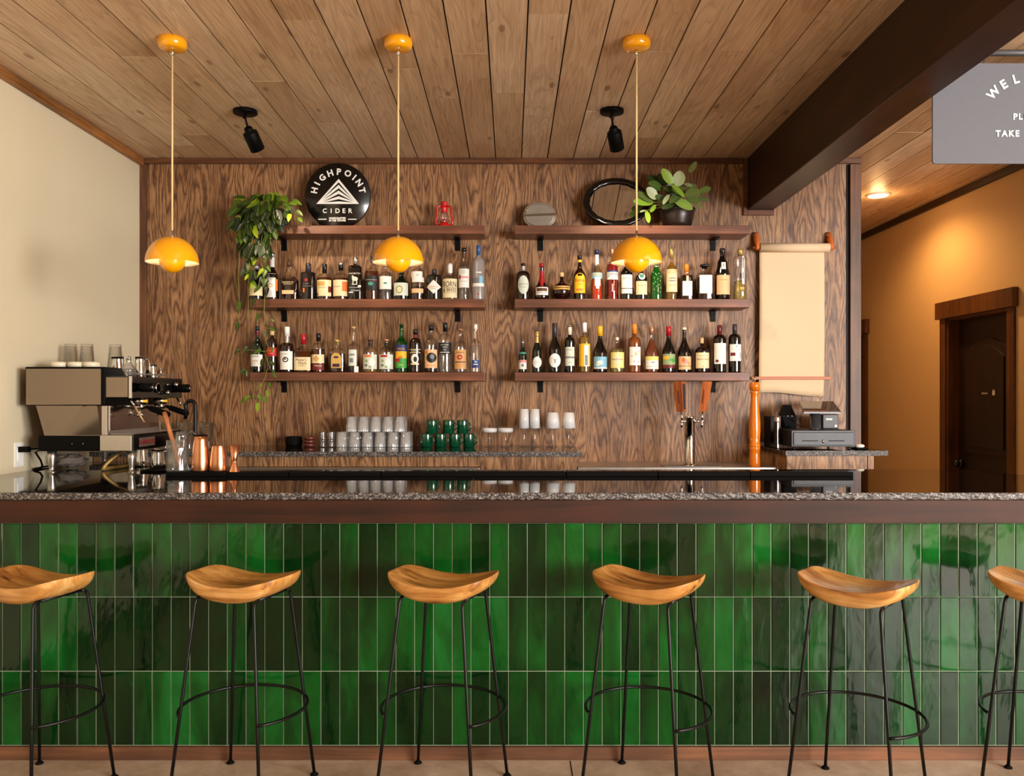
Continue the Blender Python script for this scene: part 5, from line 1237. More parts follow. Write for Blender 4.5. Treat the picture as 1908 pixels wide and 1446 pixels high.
# black swan-neck faucet
Yf_ = 4.40; qf = Yf_ / F
root = thing('black_faucet', 'matte black swan-neck faucet behind the copper shaker', 'faucet', (X(364, Yf_), Yf_, COUNTER))
zt_ = Z(757, Yf_) - COUNTER; rr = 9 * qf
P = [(0, 0, .02), (0, 0, zt_ * .5), (0, 0, zt_)] + [(-rr + rr * cos(t), 0, zt_ + rr * 1.15 * sin(t)) for t in [pi * i / 10 for i in range(1, 10)]] + [(-2 * rr, 0, zt_), (-2 * rr, 0, zt_ - 24 * qf)]
mb = MB(); mb.tube(P, 3.6 * qf, 'wire', 14); obj('spout', mb, root)
mb = MB(); mb.lathe([(0, 0), (.028, 0), (.028, .006), (.016, .012), (.016, .05), (0, .05)], 'wire', 24); obj('base', mb, root)
# row of water glasses behind the machine
gl = obj('water_glass', tumbler(.034, .040, .17, 'clear', .003)); tag(gl, '', 'glass'); first = True
for i, px in enumerate((283, 297, 312, 330, 350, 371, 386)):
    put(gl, (X(px, 5.30), 5.30 + (i % 2) * .11, BC), 'clear water glass on the back bar behind the espresso machine, %s' % ['leftmost', 'second from left', 'third from left', 'middle of the seven', 'third from right', 'second from right', 'rightmost'][i], first, 'water glasses behind the machine'); first = False

# ------------------------------------------------------------------ espresso machine
YM = 4.32; qm = YM / F; xm = X(120, YM)
def mp_(px, py): return (X(px, YM) - xm, Z(py, YM) - COUNTER)
def mbx(mb, p0, p1, y0, y1, m):
    (xa, za), (xb, zb_) = mp_(*p0), mp_(*p1); mb.box(min(xa, xb), max(xa, xb), y0, y1, min(za, zb_), max(za, zb_), m)
root = thing('espresso_machine', 'large stainless two-group espresso machine standing beside the left wall', 'espresso machine', (xm, YM, COUNTER))
D_ = .66; machine = root
mb = MB(); mbx(mb, (46, 683.5), (195, 756), .003, D_, 'black'); obj('upper_body', mb, root, bevel=.004)
mb = MB(); mbx(mb, (48.5, 687), (188.5, 754.5), -.002, .004, 'mirrorsteel'); obj('side_panel', mb, root, bevel=.0015)
mb = MB(); mb.prism([mp_(64, 756), mp_(80, 812), mp_(190, 812), mp_(187, 756)][::-1], .014, D_ - .01, 'mirrorsteel'); obj('lower_body', mb, root)
mb = MB(); p = [mp_(153, 756), mp_(183, 756), mp_(187, 811), mp_(107, 811)]
mi = mb.mat('mirrorsteel'); 
b = len(mb.v); mb.v += [(x, y, z) for (x, z), y in zip(p, (.012, -.012, .010, .0135))] + [(x, .016, z) for x, z in p]
mb.face([b + 3, b + 2, b + 1, b + 0], mi)
for i in range(4): j = (i + 1) % 4; mb.face([b + i, b + j, b + 4 + j, b + 4 + i], mi)
obj('side_wing', mb, root)
mb = MB(); mbx(mb, (187.5, 756), (198, 811), .01, D_ - .01, 'steel'); obj('corner_post', mb, root, bevel=.002)
mb = MB(); mbx(mb, (198, 756), (200, 803), .03, D_ - .03, 'mirrorsteel'); obj('backsplash', mb, root)
mb = MB(); mbx(mb, (70, 812.5), (187, 841), .006, D_, 'black'); obj('base_frame', mb, root, bevel=.003)
for px in (134, 154):
    mb = MB(); x, z = mp_(px, 827); mb.lathe([(0, -.002), (.0022, -.002), (.0022, .006)], 'chrome', 10, (x, .003, z), axis='y'); obj('screw', mb, root)
mb = MB(); mbx(mb, (186.5, 811), (246, 841), -.004, D_, 'steel'); obj('drip_tray_housing', mb, root, bevel=.004)
x1, z0 = mp_(246, 841); _, z1 = mp_(246, 812); 
mb = MB(); mb.box(x1, x1 + .008, .004, D_ - .004, z0 + .003, z1 - .003, 'blackgloss'); obj('front_panel', mb, root, bevel=.002)
mb = MB(); mb.box(x1 + .008, x1 + .011, .07, .25, z0 + .018, z1 - .014, 'steel')
mb.text('LA MARZOCCO', 'badgered', lambda u, v: (x1 + .0116, .16 + u, (z0 + z1) / 2 + .002 + v), .020, .03); obj('badge', mb, root)
mb = MB(); xa, _ = mp_(200, 0); 
for i in range(14): mb.box(xa + .004, x1 - .006, .03 + i * .043, .03 + i * .043 + .03, z1 + .004, z1 + .008, 'steel')
mb.box(xa, x1, .02, D_ - .02, z1 - .004, z1 + .0045, 'black'); obj('drip_grate', mb, root)
mb = MB(); mbx(mb, (196, 701), (246, 742), .0, D_, 'blackgloss'); obj('group_housing', mb, root, bevel=.003)
mb = MB(); mbx(mb, (198.5, 703), (239, 740), -.004, .002, 'mirrorsteel'); obj('side_panel', mb, root, bevel=.001)
mb = MB(); mbx(mb, (240.5, 701), (246.5, 742), -.004, .006, 'chrome'); obj('corner_strip', mb, root, bevel=.001)
xh, zh0 = mp_(246, 742); _, zh1 = mp_(246, 701)
mb = MB(); mb.box(xh - .04, xh - .036, .02, D_ - .02, zh1 + .012, zh1 + .02, 'steel')
for y in (.03, .33, .63): mb.box(xh - .04, xh - .036, y - .004, y + .004, zh1 - .003, zh1 + .014, 'steel')
obj('cup_rail', mb, root)
for y in (.075, .585):
    mb = MB(); zc = zh0 + .055; mb.lathe([(0, 0), (.020, 0), (.022, .010), (.024, .014), (.024, .066), (.020, .072), (0, .072)], 'black', 24, (xh, y, zc), axis='x'); kn = obj('steam_knob', mb, root)
    mb = MB(); mb.lathe([(0, .072), (.012, .072), (.012, .075), (0, .075)], 'chrome', 20, (xh, y, zc), axis='x'); obj('knob_cap', mb, kn)
mb = MB(); mb.lathe([(0, 0), (.027, 0), (.028, .008), (.024, .010), (0, .010)], 'chrome', 28, (xh, .30, zh0 + .055), axis='x')
mb.lathe([(0, .0105), (.022, .0105)], 'white', 28, (xh, .30, zh0 + .055), axis='x', caps=True); obj('pressure_gauge', mb, root)
for y in (.40, .52):
    mb = MB(); mb.lathe([(0, 0), (.008, .001), (.013, .02), (.011, .03), (0, .031)], 'chrome', 18, (xh, y, zh0 + (.03 if y < .5 else .075)), axis='x'); obj('push_button', mb, root)
for y in (.20, .46):
    xg = xh - .045
    mb = MB(); mb.lathe([(.030, -.034), (.036, -.032), (.037, -.004), (.033, .0), (.033, .004)], 'chrome', 32, (xg, y, zh0)); gh = obj('group_head', mb, root)
    mb = MB(); mi = mb.mat('p_yellow'); 
    mb.grid(lambda u, v: (xg + .0376 * cos(-.9 + 1.3 * u), y + .0376 * sin(-.9 + 1.3 * u), zh0 - .022 + .012 * v), 8, 1, 'p_yellow'); obj('group_label', mb, gh)
    mb = MB(); mb.lathe([(0, -.062), (.020, -.060), (.031, -.052), (.033, -.036)], 'chrome', 28, (xg, y, zh0)); pf = obj('portafilter', mb, root)
    mb = MB(); mb.tube([(xg + .03, y, zh0 - .045), (xg + .055, y - .01, zh0 - .052), (xg + .06, y - .012, zh0 - .054), (xg + .165, y - .05, zh0 - .085), (xg + .172, y - .053, zh0 - .087)], [.008, .009, .015, .0165, .012], 'blackmat', 16); obj('handle', mb, pf)
    mb = MB(); mb.tube([(xg, y, zh0 - .06), (xg, y, zh0 - .08), (xg + .018, y, zh0 - .096)], .005, 'chrome', 10); mb.tube([(xg, y, zh0 - .08), (xg - .018, y, zh0 - .096)], .005, 'chrome', 10); obj('spout', mb, pf)
for y, dx in ((.02, .06), (.63, .05)):
    mb = MB(); mb.tube([(xh - .02, y, zh0), (xh - .004, y - .01, zh0 - .02), (xh + .01, y - .012, zh0 - .04)], .0055, 'chrome', 10)
    mb.tube([(xh + .01, y - .012, zh0 - .04), (xh + dx, y - .015, zh0 - .122)], .0048, 'wandsleeve', 10); obj('steam_wand', mb, root)
for (px, y) in ((88, .045), (238, .045), (88, D_ - .05), (238, D_ - .05)):
    x, _ = mp_(px, 0); mb = MB(); hz = mp_(0, 841)[1]
    mb.lathe([(0, 0), (.022, 0), (.023, .003), (.018, .006), (.0125, .009), (.0125, .022), (.014, .03), (.020, .07), (.023, hz), (0, hz)], 'steel', 28, (x, y, 0)); obj('foot', mb, root)

# things on top of the machine
ZT = COUNTER + mp_(0, 683.5)[1]; ZG = COUNTER + mp_(0, 701)[1]
for i, px in enumerate((106.5, 139, 167)):
    mb = MB(); mb.lathe([(0, 0), (.036, 0), (.043, .006), (.043, .024), (.036, .030), (0, .030)], 'cream', 28)
    o = obj('espresso_cup', mb, loc=(X(px, 4.45), 4.47, ZT + .0005)); tag(o, 'low cream cup upside down on the machine top, %s' % ('leftmost', 'middle one', 'rightmost')[i], 'cup', 'cream cups on the espresso machine')
ig = MB(); ig.lathe([(0, .140), (.030, .140), (.031, .137), (.042, .004), (.042, 0), (.039, 0), (.028, .128), (0, .128)], 'clear', 28)
ig.lathe([(.0408, .088), (.0365, .0885)], 'clear', 28, caps=False)
g0 = obj('latte_glass', ig); tag(g0, '', 'glass'); first = True
for i, px in enumerate((131.5, 162, 191.5)):
    put(g0, (X(px, 4.76), 4.76 - .02 * (i == 2), ZT + .0005) if i < 2 else (X(186, 4.62), 4.62 if False else 4.80, ZT + .0005), 'clear glass upside down on the machine top, %s' % ('leftmost', 'middle one', 'rightmost')[i], first, 'glasses on the espresso machine'); first = False
def pitcher(px, Y, r, h, lab, zb_, handle='r', rim=1.0):
    root = thing('milk_pitcher', lab, 'milk pitcher', (X(px, Y), Y, zb_), 0, 'steel milk pitchers')
    mb = MB(); mb.lathe([(0, 0), (r, 0), (r * 1.04, .004), (r * 1.02, h * .35), (r * .86, h * .75), (r * .86 * rim, h * .96), (r * .92 * rim, h), (r * .89 * rim, h), (r * .82, h * .75), (r * .9, .01), (0, .008)], 'chrome', 32); obj('jug', mb, root)
    if handle:
        s = 1 if handle == 'r' else 0
        P = [(r * .86, 0, h * .9), (r * 1.5, 0, h * .86), (r * 1.85, 0, h * .7), (r * 1.8, 0, h * .25), (r * 1.4, 0, h * .12), (r * .98, 0, h * .14)]
        if handle == 'f': P = [(y * .2, -x, z) for x, y, z in P]
        mb = MB(); mb.tube(P, .0032, 'chrome', 10); obj('handle', mb, root)
pitcher(219, 4.60, .035, .112, 'tall steel milk pitcher on the machine, left of the glass decanter', ZG, None)
pitcher(261, 4.66, .029, .115, 'steel milk pitcher on the machine, between decanter and smallest pitcher', ZG, 'r')
pitcher(284, 4.84, .026, .078, 'small steel milk pitcher with wire handle, rightmost on the machine', ZG, 'r')
root = thing('glass_decanter', 'small rounded clear glass decanter on the espresso machine', 'decanter', (X(240, 4.42), 4.42, ZG))
mb = MB(); mb.lathe([(0, 0), (.034, 0), (.036, .012), (.030, .045), (.018, .064), (.013, .072), (.013, .088), (.016, .092), (.011, .092), (.010, .074), (.027, .044), (.032, .006), (0, .004)], 'thickglass', 28); obj('vessel', mb, root)
mb = MB(); mb.lathe([(0, .088), (.009, .088), (.012, .098), (.006, .104), (0, .105)], 'chrome', 18); obj('stopper', mb, root)
# below and beside the machine
mb = MB(); mb.box(X(266, 4.40), X(312, 4.40), 4.36, 4.62, COUNTER + .0005, COUNTER + .010, 'blackmat')
o = obj('service_tray', mb, bevel=.004); tag(o, 'low black tray between the machine foot and the mixing glass', 'tray')
pitcher(264, 4.71, .037, .115, 'steel milk pitcher on the bar, behind the right front machine foot', COUNTER, None)
pitcher(294, 4.52, .037, .10, 'steel milk pitcher with loop handle on the low black tray', COUNTER + .0105, 'f')
rp = random.Random(4); pts = []
mb = MB(); n = 20
def cl(u, v):
    a, b = 2 * pi * u, pi * v; r = 1 + .12 * sin(5 * a + 3 * b) + .08 * sin(9 * b + 2 * a) + .05 * sin(13 * a)
    return (.078 * r * sin(b) * cos(a), .06 * r * sin(b) * sin(a), .034 + .034 * r * cos(b) * (1 if cos(b) > 0 else .95))
mb.grid(cl, 28, 16, 'rag', flip=True); o = obj('bar_cloth', mb, loc=(X(133, 4.60), 4.60, COUNTER + .007)); tag(o, 'crumpled grey bar cloth under the espresso machine', 'cloth')
# corrugated drain hose: coils out from under the machine to the bar top
def coilhose(P, r, m1, m2):
    mb = MB(); V = [Vector(p) for p in P]; out = []
    for a_, b_ in zip(V, V[1:]):
        L = (b_ - a_).length; n = max(2, int(L / .0045))
        out += [a_.lerp(b_, i / n) for i in range(n)]
    out.append(V[-1]); mb.tube([tuple(p) for p in out], [r * (1 if i % 2 else .62) for i in range(len(out))], m1, 12); return mb
P = [at(236, 838, 4.50), at(222, 846, 4.48), at(208, 856, 4.46), at(197, 866, 4.44), at(192, 873, 4.43)]; P[-1].z = COUNTER + .012
P2 = [Vector(P[-1]) + Vector((.006, .10, -.0)), Vector(P[-1]) + Vector((.03, .28, 0))]
mb = coilhose(P + P2, .011, 'hosegold', 'black'); o = obj('drain_hose', mb, machine); o.location = -machine.location
# outlet and plug on the left wall
root = thing('power_outlet', 'white wall outlet on the cream left wall beside the espresso machine', 'outlet', (XL, 4.39, Z(847, 4.39)))
mb = MB(); mb.box(0, .005, -.040, .040, -.062, .062, 'white'); obj('cover_plate', mb, root, bevel=.002)
mb = MB(); mb.box(.005, .008, -.017, .017, -.034, .034, 'white'); obj('socket', mb, root, bevel=.001)
mb = MB(); zP = Z(838, 4.36)
mb.box(XL + .0085, XL + .055, 4.372, 4.405, zP - .014, zP + .014, 'blackmat')
mb.tube([(XL + .05, 4.388, zP), (XL + .12, 4.39, zP + .006), tuple(at(66, 843, 4.42)), tuple(at(76, 858, 4.43)), tuple(at(79, 868, 4.44)), tuple(at(75, 873, 4.46)), (at(64, 877, 4.5).x, 4.5, COUNTER + .006), (at(90, 870, 4.7).x, 4.75, COUNTER + .006)], .0052, 'blackmat', 10)
o = obj('power_cord', mb, machine); o.location = -machine.location

# ------------------------------------------------------------------ tap tower
YT = 5.47; q = YT / F; xt = X(1285, YT)
root = thing('tap_tower', 'chrome beer tap tower with two wooden handles', 'tap tower', (xt, YT, SC + .0035)); H = Z(777, YT) - SC
mb = MB(); mb.lathe([(0, 0), (.052, 0), (.053, .005), (.036, .010), (.0325, .014), (.0325, H - .01), (.034, H - .008), (.034, H - .002), (.030, H), (0, H)], 'chrome', 40); obj('column', mb, root)
for s, hx in ((-1, -14.5), (1, 23)):
    zc = Z(786, YT) - SC; xe_ = hx * q
    mb = MB(); xs_ = s * .03; mb.lathe([(0, 0), (.011, 0), (.011, .010), (.007, .012), (.007, abs(xe_ - xs_) - .006), (.010, abs(xe_ - xs_) - .004), (.010, abs(xe_ - xs_) + .012), (0, abs(xe_ - xs_) + .013)], 'chrome', 20, (xs_, -.0, zc), axis='x', M4=Matrix.Diagonal((s, 1, 1, 1))); fa = obj('faucet', mb, root)
    mb = MB(); mb.tube([(xe_, 0, zc), (xe_ + s * .002, -.004, zc - .015), (xe_ - s * .006 * (1 if s > 0 else -1), -.012, zc - .04)], [.009, .0085, .0065], 'chrome', 14); obj('spout', mb, fa)
    mb = MB(); mb.tube([(xe_, 0, zc), (xe_ + .000, 0, zc + .03), (xe_ + s * .006, 0, zc + .066)], [.008, .006, .0035], 'chrome', 12); obj('lever', mb, fa)
    # wooden handle: a block turned so that two faces show
    z0_, z1_ = Z(768, YT) - SC, Z(712, YT) - SC
    if s < 0: b4 = [(1267, 1274, 1258, 1266), (1265, 1272.5, 1257, 1264)]
    else: b4 = [(1309, 1317, 1303, 1311), (1315, 1323, 1308, 1315)]
    wx, wy = 6 * q, 10 * q
    ang = radians(40 if s < 0 else -35)
    cb = Vector((xe_ + s * .004, 0, z0_)); ct = Vector((xe_ + (-.016 if s < 0 else .034), 0, z1_))
    def ringp(c, sc): return [(c.x + (u * wx * cos(ang) - v * wy * sin(ang)) * sc, c.y + (u * wx * sin(ang) + v * wy * cos(ang)) * sc, c.z) for u, v in ((-1, -1), (1, -1), (1, 1), (-1, 1))]
    R0, R1 = ringp(cb, .8), ringp(ct, 1.0)
    mb = MB(); mb.hexa(R0 + R1, 'tapwood'); th = obj('tap_handle', mb, root, bevel=.0015)
    # inlay on one face, lettering on the other
    def onface(i, j, u, v, off):
        a_ = Vector(R0[i]).lerp(Vector(R0[j]), u); b_ = Vector(R1[i]).lerp(Vector(R1[j]), u); p = a_.lerp(b_, v)
        nrm = (Vector(R0[j]) - Vector(R0[i])).cross(Vector(R1[i]) - Vector(R0[i])).normalized(); return p + nrm * off
    ia, ib = ((0, 1), (3, 0)) if s < 0 else ((3, 0), (0, 1))
    if s < 0: ia, ib = (0, 1), (3, 0)
    mb = MB(); mb.grid(lambda u, v: onface(ia[0], ia[1], .18 + .64 * u, .08 + .84 * v, .0008), 2, 2, 'slate'); obj('inlay', mb, th)
    i_, j_ = ib; wid = (Vector(R1[j_]) - Vector(R1[i_])).length; hgt = (Vector(R1[i_]) - Vector(R0[i_])).length
    mb = MB(); mb.text('HIGHPOINT', 'brandmark', lambda u, v: onface(i_, j_, .5 - v / wid, .5 + u / hgt, .0009), .012, .02); obj('lettering', mb, th)
mb = MB(); xa, xb = X(1238, 5.40) , X(1344, 5.40)
mb.box(xa, xb, 5.375, 5.56, SC + .0004, SC + .0016, 'black')
n = 30
for i in range(n): x = xa + (xb - xa) * (i + .15) / n; mb.box(x, x + (xb - xa) / n * .6, 5.378, 5.557, SC + .0016, SC + .0034, 'steel')
o = obj('drip_tray', mb); tag(o, 'slotted steel drip tray under the tap tower', 'drip tray')
# pepper mill
root = thing('pepper_mill', 'very tall orange turned wood pepper mill right of the taps', 'pepper mill', (X(1405.5, 5.45), 5.44, SC + .0005)); q = 5.45 / F
pr = [(868, 10.4), (862, 10.2), (845, 9.6), (838, 9.4), (836, 10.2), (833, 10.2), (832, 9.2), (831, 10.2), (828, 10.2), (826, 9.0), (815, 9.6), (802, 10.4), (788, 10.2), (770, 8.8), (755, 7.8), (742, 7.2), (733, 7.6), (729, 8.6), (728, 8.2), (727, 9.4), (718, 9.8), (713, 9.2), (712, 8.0)]
z_ = lambda py: (868 - py) * q
mb = MB(); mb.lathe([(0, 0)] + [(r * q, z_(py)) for py, r in pr if py >= 728] + [(0, z_(728))], 'orangewood', 36); obj('mill_body', mb, root)
mb = MB(); mb.lathe([(0, z_(727.8))] + [(r * q, z_(py)) for py, r in pr if py < 728] + [(0, z_(711.5))], 'orangewood', 36); obj('mill_head', mb, root)
mb = MB(); mb.lathe([(.004, z_(712)), (.004, z_(709)), (.008, z_(708)), (.009, z_(705)), (.006, z_(702)), (0, z_(701.5))], 'chrome', 18); obj('finial', mb, root)

# ------------------------------------------------------------------ register
YD = 5.33; xa, xb = X(1475, YD), X(1593.5, YD); z0, z1 = Z(832.5, YD) - BC, Z(802, YD) - BC; xc = (xa + xb) / 2; w = (xb - xa) / 2
root = thing('cash_drawer', 'dark grey metal cash drawer with lock on the register countertop', 'cash drawer', (xc, YD, BC))
mb = MB(); mb.box(-w, w, .004, .40, z0, z1, 'darkgrey'); obj('case', mb, root, bevel=.003)
mb = MB(); mb.box(-w + .012, w - .012, -.003, .004, z0 + .010, z1 - .014, 'darkgrey'); dr = obj('drawer_front', mb, root, bevel=.0015)
mb = MB(); mb.box(-w + .010, w - .010, .0025, .0038, z0 + .008, z1 - .012, 'black'); obj('gap_shadow_strip', mb, dr); dr.children[0].name = 'drawer_gap_shade'  # black strip painted as the shadow in the gap around the drawer front
for a, b in ((-.135, -.035), (.03, .13)):
    mb = MB(); mb.box(a, b, -.0036, -.003, z0 + .034, z0 + .040, 'black'); obj('slot', mb, dr)
mb = MB(); mb.lathe([(0, -.010), (.006, -.010), (.009, -.006), (.010, -.003)], 'chrome', 20, (-.002, 0, z0 + .033), axis='y'); obj('lock', mb, dr)
for x in (-w + .025, w - .03):
    for y in (.02, .37):
        mb = MB(); mb.lathe([(0, 0), (.006, 0), (.005, z0), (0, z0)], 'darkgrey', 12, (x, y, 0)); obj('foot', mb, root)
ZD = BC + z1
root = thing('tablet_stand', 'tablet register on a round grey pedestal above the cash drawer', 'tablet', (X(1523, 5.46), 5.50, ZD + .0005))
zf, zb_ = Z(771, 5.42) - ZD, Z(750.5, 5.66) - ZD
mb = MB(); p = [(X(1497, 5.42), 5.42), (X(1568, 5.42), 5.42), (X(1553, 5.66), 5.66), (X(1488, 5.66), 5.66)]
lx, ly = root.location.x, root.location.y
mb.hexa([(x - lx, y - ly, (zf if i < 2 else zb_)) for i, (x, y) in enumerate(p)] + [(x - lx, y - ly, (zf if i < 2 else zb_) + .010) for i, (x, y) in enumerate(p)], 'blackgloss'); tb = obj('tablet', mb, root, bevel=.003)
mb = MB(); mb.hexa([(x - lx + (.006 if i in (0, 3) else -.006), y - ly + (.006 if i < 2 else -.006), (zf if i < 2 else zb_) + .0102 + (.0014 if i < 2 else -.0014)) for i, (x, y) in enumerate(p)] + [(x - lx + (.006 if i in (0, 3) else -.006), y - ly + (.006 if i < 2 else -.006), (zf if i < 2 else zb_) + .0108 + (.0014 if i < 2 else -.0014)) for i, (x, y) in enumerate(p)], 'screenglass'); obj('screen', mb, tb)
mb = MB(); mb.lathe([(0, 0), (.040, 0), (.040, .004), (.034, .006), (.034, zf + .02), (0, zf + .02)], 'darkgreygloss', 36); obj('pedestal', mb, root)
root = thing('receipt_printer', 'grey receipt printer with a small white nameplate behind the pedestal', 'printer', (X(1545, 5.6), 5.635, ZD + .0005)); hp = Z(772, 5.6) - ZD
mb = MB(); mb.box(-.052, .052, -.062, .062, 0, hp, 'darkgrey'); obj('case', mb, root, bevel=.005)
mb = MB(); mb.box(-.030, .010, -.0635, -.062, hp * .60, hp * .72, 'white'); mb.text('EPSON', 'black', lambda u, v: (-.010 + u, -.0638, hp * .66 + v), .006, .01); obj('nameplate', mb, root)
mb = MB(); mb.box(.026, .040, -.0635, -.062, .012, .026, 'white'); obj('power_button', mb, root)
root = thing('payment_terminal', 'black customer payment terminal with tangled cables left of the tablet', 'payment terminal', (X(1470, 5.58), 5.60, ZD + .0005)); ht_ = Z(754, 5.58) - ZD
mb = MB(); mb.hexa([(-.03, -.04, 0), (.04, -.04, 0), (.04, .06, 0), (-.03, .06, 0), (-.05, -.03, ht_ * .55), (.05, -.03, ht_ * .55), (.04, .05, ht_ * .6), (-.03, .05, ht_ * .6)], 'blackmat'); obj('stand', mb, root, bevel=.004)
mb = MB(); mb.hexa([(-.055, -.035, ht_ * .5), (.045, -.035, ht_ * .5), (.04, .05, ht_ * .55), (-.05, .05, ht_ * .55), (-.02, .0, ht_ * .98), (.02, .0, ht_ * .98), (.02, .05, ht_), (-.02, .05, ht_)], 'black'); obj('head', mb, root, bevel=.004)
for dx in (-.012, .014): 
    mb = MB(); mb.lathe([(0, -.002), (.003, -.002), (.003, 0)], 'white', 10, (dx, -.0375, ht_ * .53), axis='y'); obj('indicator', mb, root)
rp = random.Random(9)
for c in range(4):
    P = []; x = -.03 + c * .03
    for i in range(5): P.append((x - .05 + i * .016 + rp.uniform(-.01, .01), -.055 - .02 * sin(i + c) + rp.uniform(-.006, .006), .006 + (.05 * max(0, 1 - i / 3) if c % 2 else .004 * (i % 2)) + .004 * c))
    mb = MB(); mb.tube(P, .0026, 'blackmat', 8); obj('cable', mb, root)
mb = MB(); mb.box(-.017, .017, -.07, .07, 0, Z(776, 5.62) - BC, 'black')
o = obj('network_box', mb, bevel=.003, loc=(X(1437.5, 5.62), 5.66, BC + .0005)); tag(o, 'upright slim black box at the left end of the register countertop', 'router')
root = thing('card_reader', 'thin black card reader with a white tip beside the slim black box', 'card reader', (X(1447, 5.50), 5.50, BC + .0005)); hc_ = Z(778, 5.5) - BC
mb = MB(); mb.box(-.008, .008, -.03, .03, 0, hc_ * .86, 'blackgloss'); obj('case', mb, root, bevel=.003)
mb = MB(); mb.box(-.0075, .0075, -.03, .03, hc_ * .87, hc_, 'white'); obj('tip', mb, root, bevel=.002)
mb = MB(); mb.box(-.035, .035, -.05, .05, 0, .008, 'blackmat'); o = obj('mint_tray', mb, bevel=.002, loc=(X(1601, 5.42), 5.42, BC + .0005)); tag(o, 'small black tray at the right side of the cash drawer', 'tray')
mb = MB(); mb.lathe([(0, 0), (.024, 0), (.032, .008), (.030, .014), (.02, .020), (0, .022)], 'white', 24); o = obj('folded_napkin_bowl', mb, loc=(X(1601, 5.42), 5.42, BC + .009)); o.name = 'soap_dish'; tag(o, 'small white dish on the little black tray by the cash drawer', 'dish')

# ------------------------------------------------------------------ plants
def leaf(mb, base, tip, width, nrm, tone, mat, kind='heart', droop=.12, fold=.18):
    base, tip, nrm = Vector(base), Vector(tip), Vector(nrm); d = tip - base; L = d.length
    if L < 1e-4: return
    n = (nrm - d * (nrm.dot(d) / (L * L))).normalized(); s = d.cross(n).normalized()
    def fn(u, v):
        if kind == 'heart': w = (max(0.0, u) ** .45) * (max(0.0, 1 - u) ** .8) * 1.75
        else: w = sqrt(max(0, sin(pi * min(1, u * .97 + .015)))) * 1.0
        w = min(w, 1.05) * width / 2; t = (v - .5) * 2
        p = base + d * u + s * (w * t) + n * (abs(t) * fold * w - droop * L * (u * u) + droop * L * .4 * u)
        return p
    mb.grid(fn, 8, 4, mat, True, tone, uv=True)
# trailing pothos
Yp_ = 5.60
root = thing('trailing_plant', 'trailing heart-leaved plant spilling from its grey pot off the top left shelf', 'plant', (X(524, 5.64), 5.70, TOP))
o0 = Vector(root.location)
mb = MB(); q = 5.68 / F; mb.lathe([(0, 0), (.058, 0), (.074, .09), (.080, .095), (.080, .112), (.074, .112), (.068, .09), (0, .088)], 'potgrey', 36, (-.035, 0, 0)); obj('pot', mb, root)
mb = MB(); mb.lathe([(0, .095), (.07, .092)], 'soil', 28, (-.035, 0, 0)); obj('soil', mb, root)
fo, vi = MB(), MB(); rl = random.Random(12)
def addleaf(px, py, Y, L, ang, wide=.62, tone=None, facing=None):
    """ang: direction of the tip, degrees clockwise from straight down seen from the front"""
    b = at(px, py, Y) - o0; a = radians(ang)
    d = Vector((-sin(a), -.25 + rl.uniform(-.35, .2), -cos(a))).normalized() * L
    nr = Vector((rl.uniform(-.55, .55), -1, rl.uniform(-.1, .9))) if facing is None else Vector(facing)
    t = tone if tone is not None else min(1, max(0, rl.gauss(.3, .22)))
    leaf(fo, b, b + d, L * wide * rl.uniform(.85, 1.1), nr, (t, rl.random(), 0), 'pothos', 'heart', rl.uniform(.05, .25), rl.uniform(.1, .3))
# crown over the pot and shelf end
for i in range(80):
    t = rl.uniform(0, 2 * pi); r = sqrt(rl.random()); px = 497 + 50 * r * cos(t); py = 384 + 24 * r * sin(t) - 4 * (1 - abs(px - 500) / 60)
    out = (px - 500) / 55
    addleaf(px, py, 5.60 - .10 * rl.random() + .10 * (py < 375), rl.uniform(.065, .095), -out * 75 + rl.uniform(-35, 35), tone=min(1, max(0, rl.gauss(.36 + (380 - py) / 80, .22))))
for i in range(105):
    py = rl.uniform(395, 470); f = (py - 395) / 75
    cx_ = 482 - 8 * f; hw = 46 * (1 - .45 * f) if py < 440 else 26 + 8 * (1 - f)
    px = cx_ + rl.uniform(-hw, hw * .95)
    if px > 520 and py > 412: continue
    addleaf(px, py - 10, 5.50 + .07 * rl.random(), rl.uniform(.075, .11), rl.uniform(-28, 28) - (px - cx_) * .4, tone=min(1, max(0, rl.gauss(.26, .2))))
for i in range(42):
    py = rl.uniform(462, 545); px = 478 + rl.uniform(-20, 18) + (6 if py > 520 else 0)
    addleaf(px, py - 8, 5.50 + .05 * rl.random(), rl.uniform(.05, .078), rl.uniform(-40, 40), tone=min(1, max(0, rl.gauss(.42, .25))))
for px, py, L, a, t in ((546, 372, .07, -60, .6), (552, 392, .055, -50, .55), (555, 405, .05, -45, .7), (541, 398, .06, 8, .95), (520, 370, .06, -70, .6), (448, 372, .075, 40, .5), (438, 405, .09, 5, .15), (443, 440, .05, -5, .6),
                        (446, 560, .07, 2, .45), (444, 600, .062, 10, .4), (484, 583, .06, 25, .45), (478, 555, .06, 30, .3), (502, 610, .055, -60, .5), (506, 594, .03, -45, .6), (508, 646, .04, 5, .6), (462, 645, .05, 30, .35), (447, 650, .05, 40, .3),
                        (487, 651, .055, 60, .5), (498, 616, .045, 10, .35), (490, 668, .06, 10, .3), (503, 672, .05, -45, .35), (510, 688, .04, 0, .4), (508, 692, .05, -30, .5), (461, 690, .04, 0, .4), (458, 688, .05, 50, .35), (503, 712, .045, 0, .6), (497, 727, .045, -20, .75), (485, 715, .03, -40, .8),
                        (466, 737, .055, 45, .7), (460, 742, .05, 50, .55), (482, 735, .055, -30, .6), (494, 738, .05, -10, .65), (481, 750, .06, 0, .85), (474, 738, .03, -30, .5)):
    addleaf(px, py, 5.52, L * 1.05, a, .6, t, (rl.uniform(-.4, .4), -1, .3))
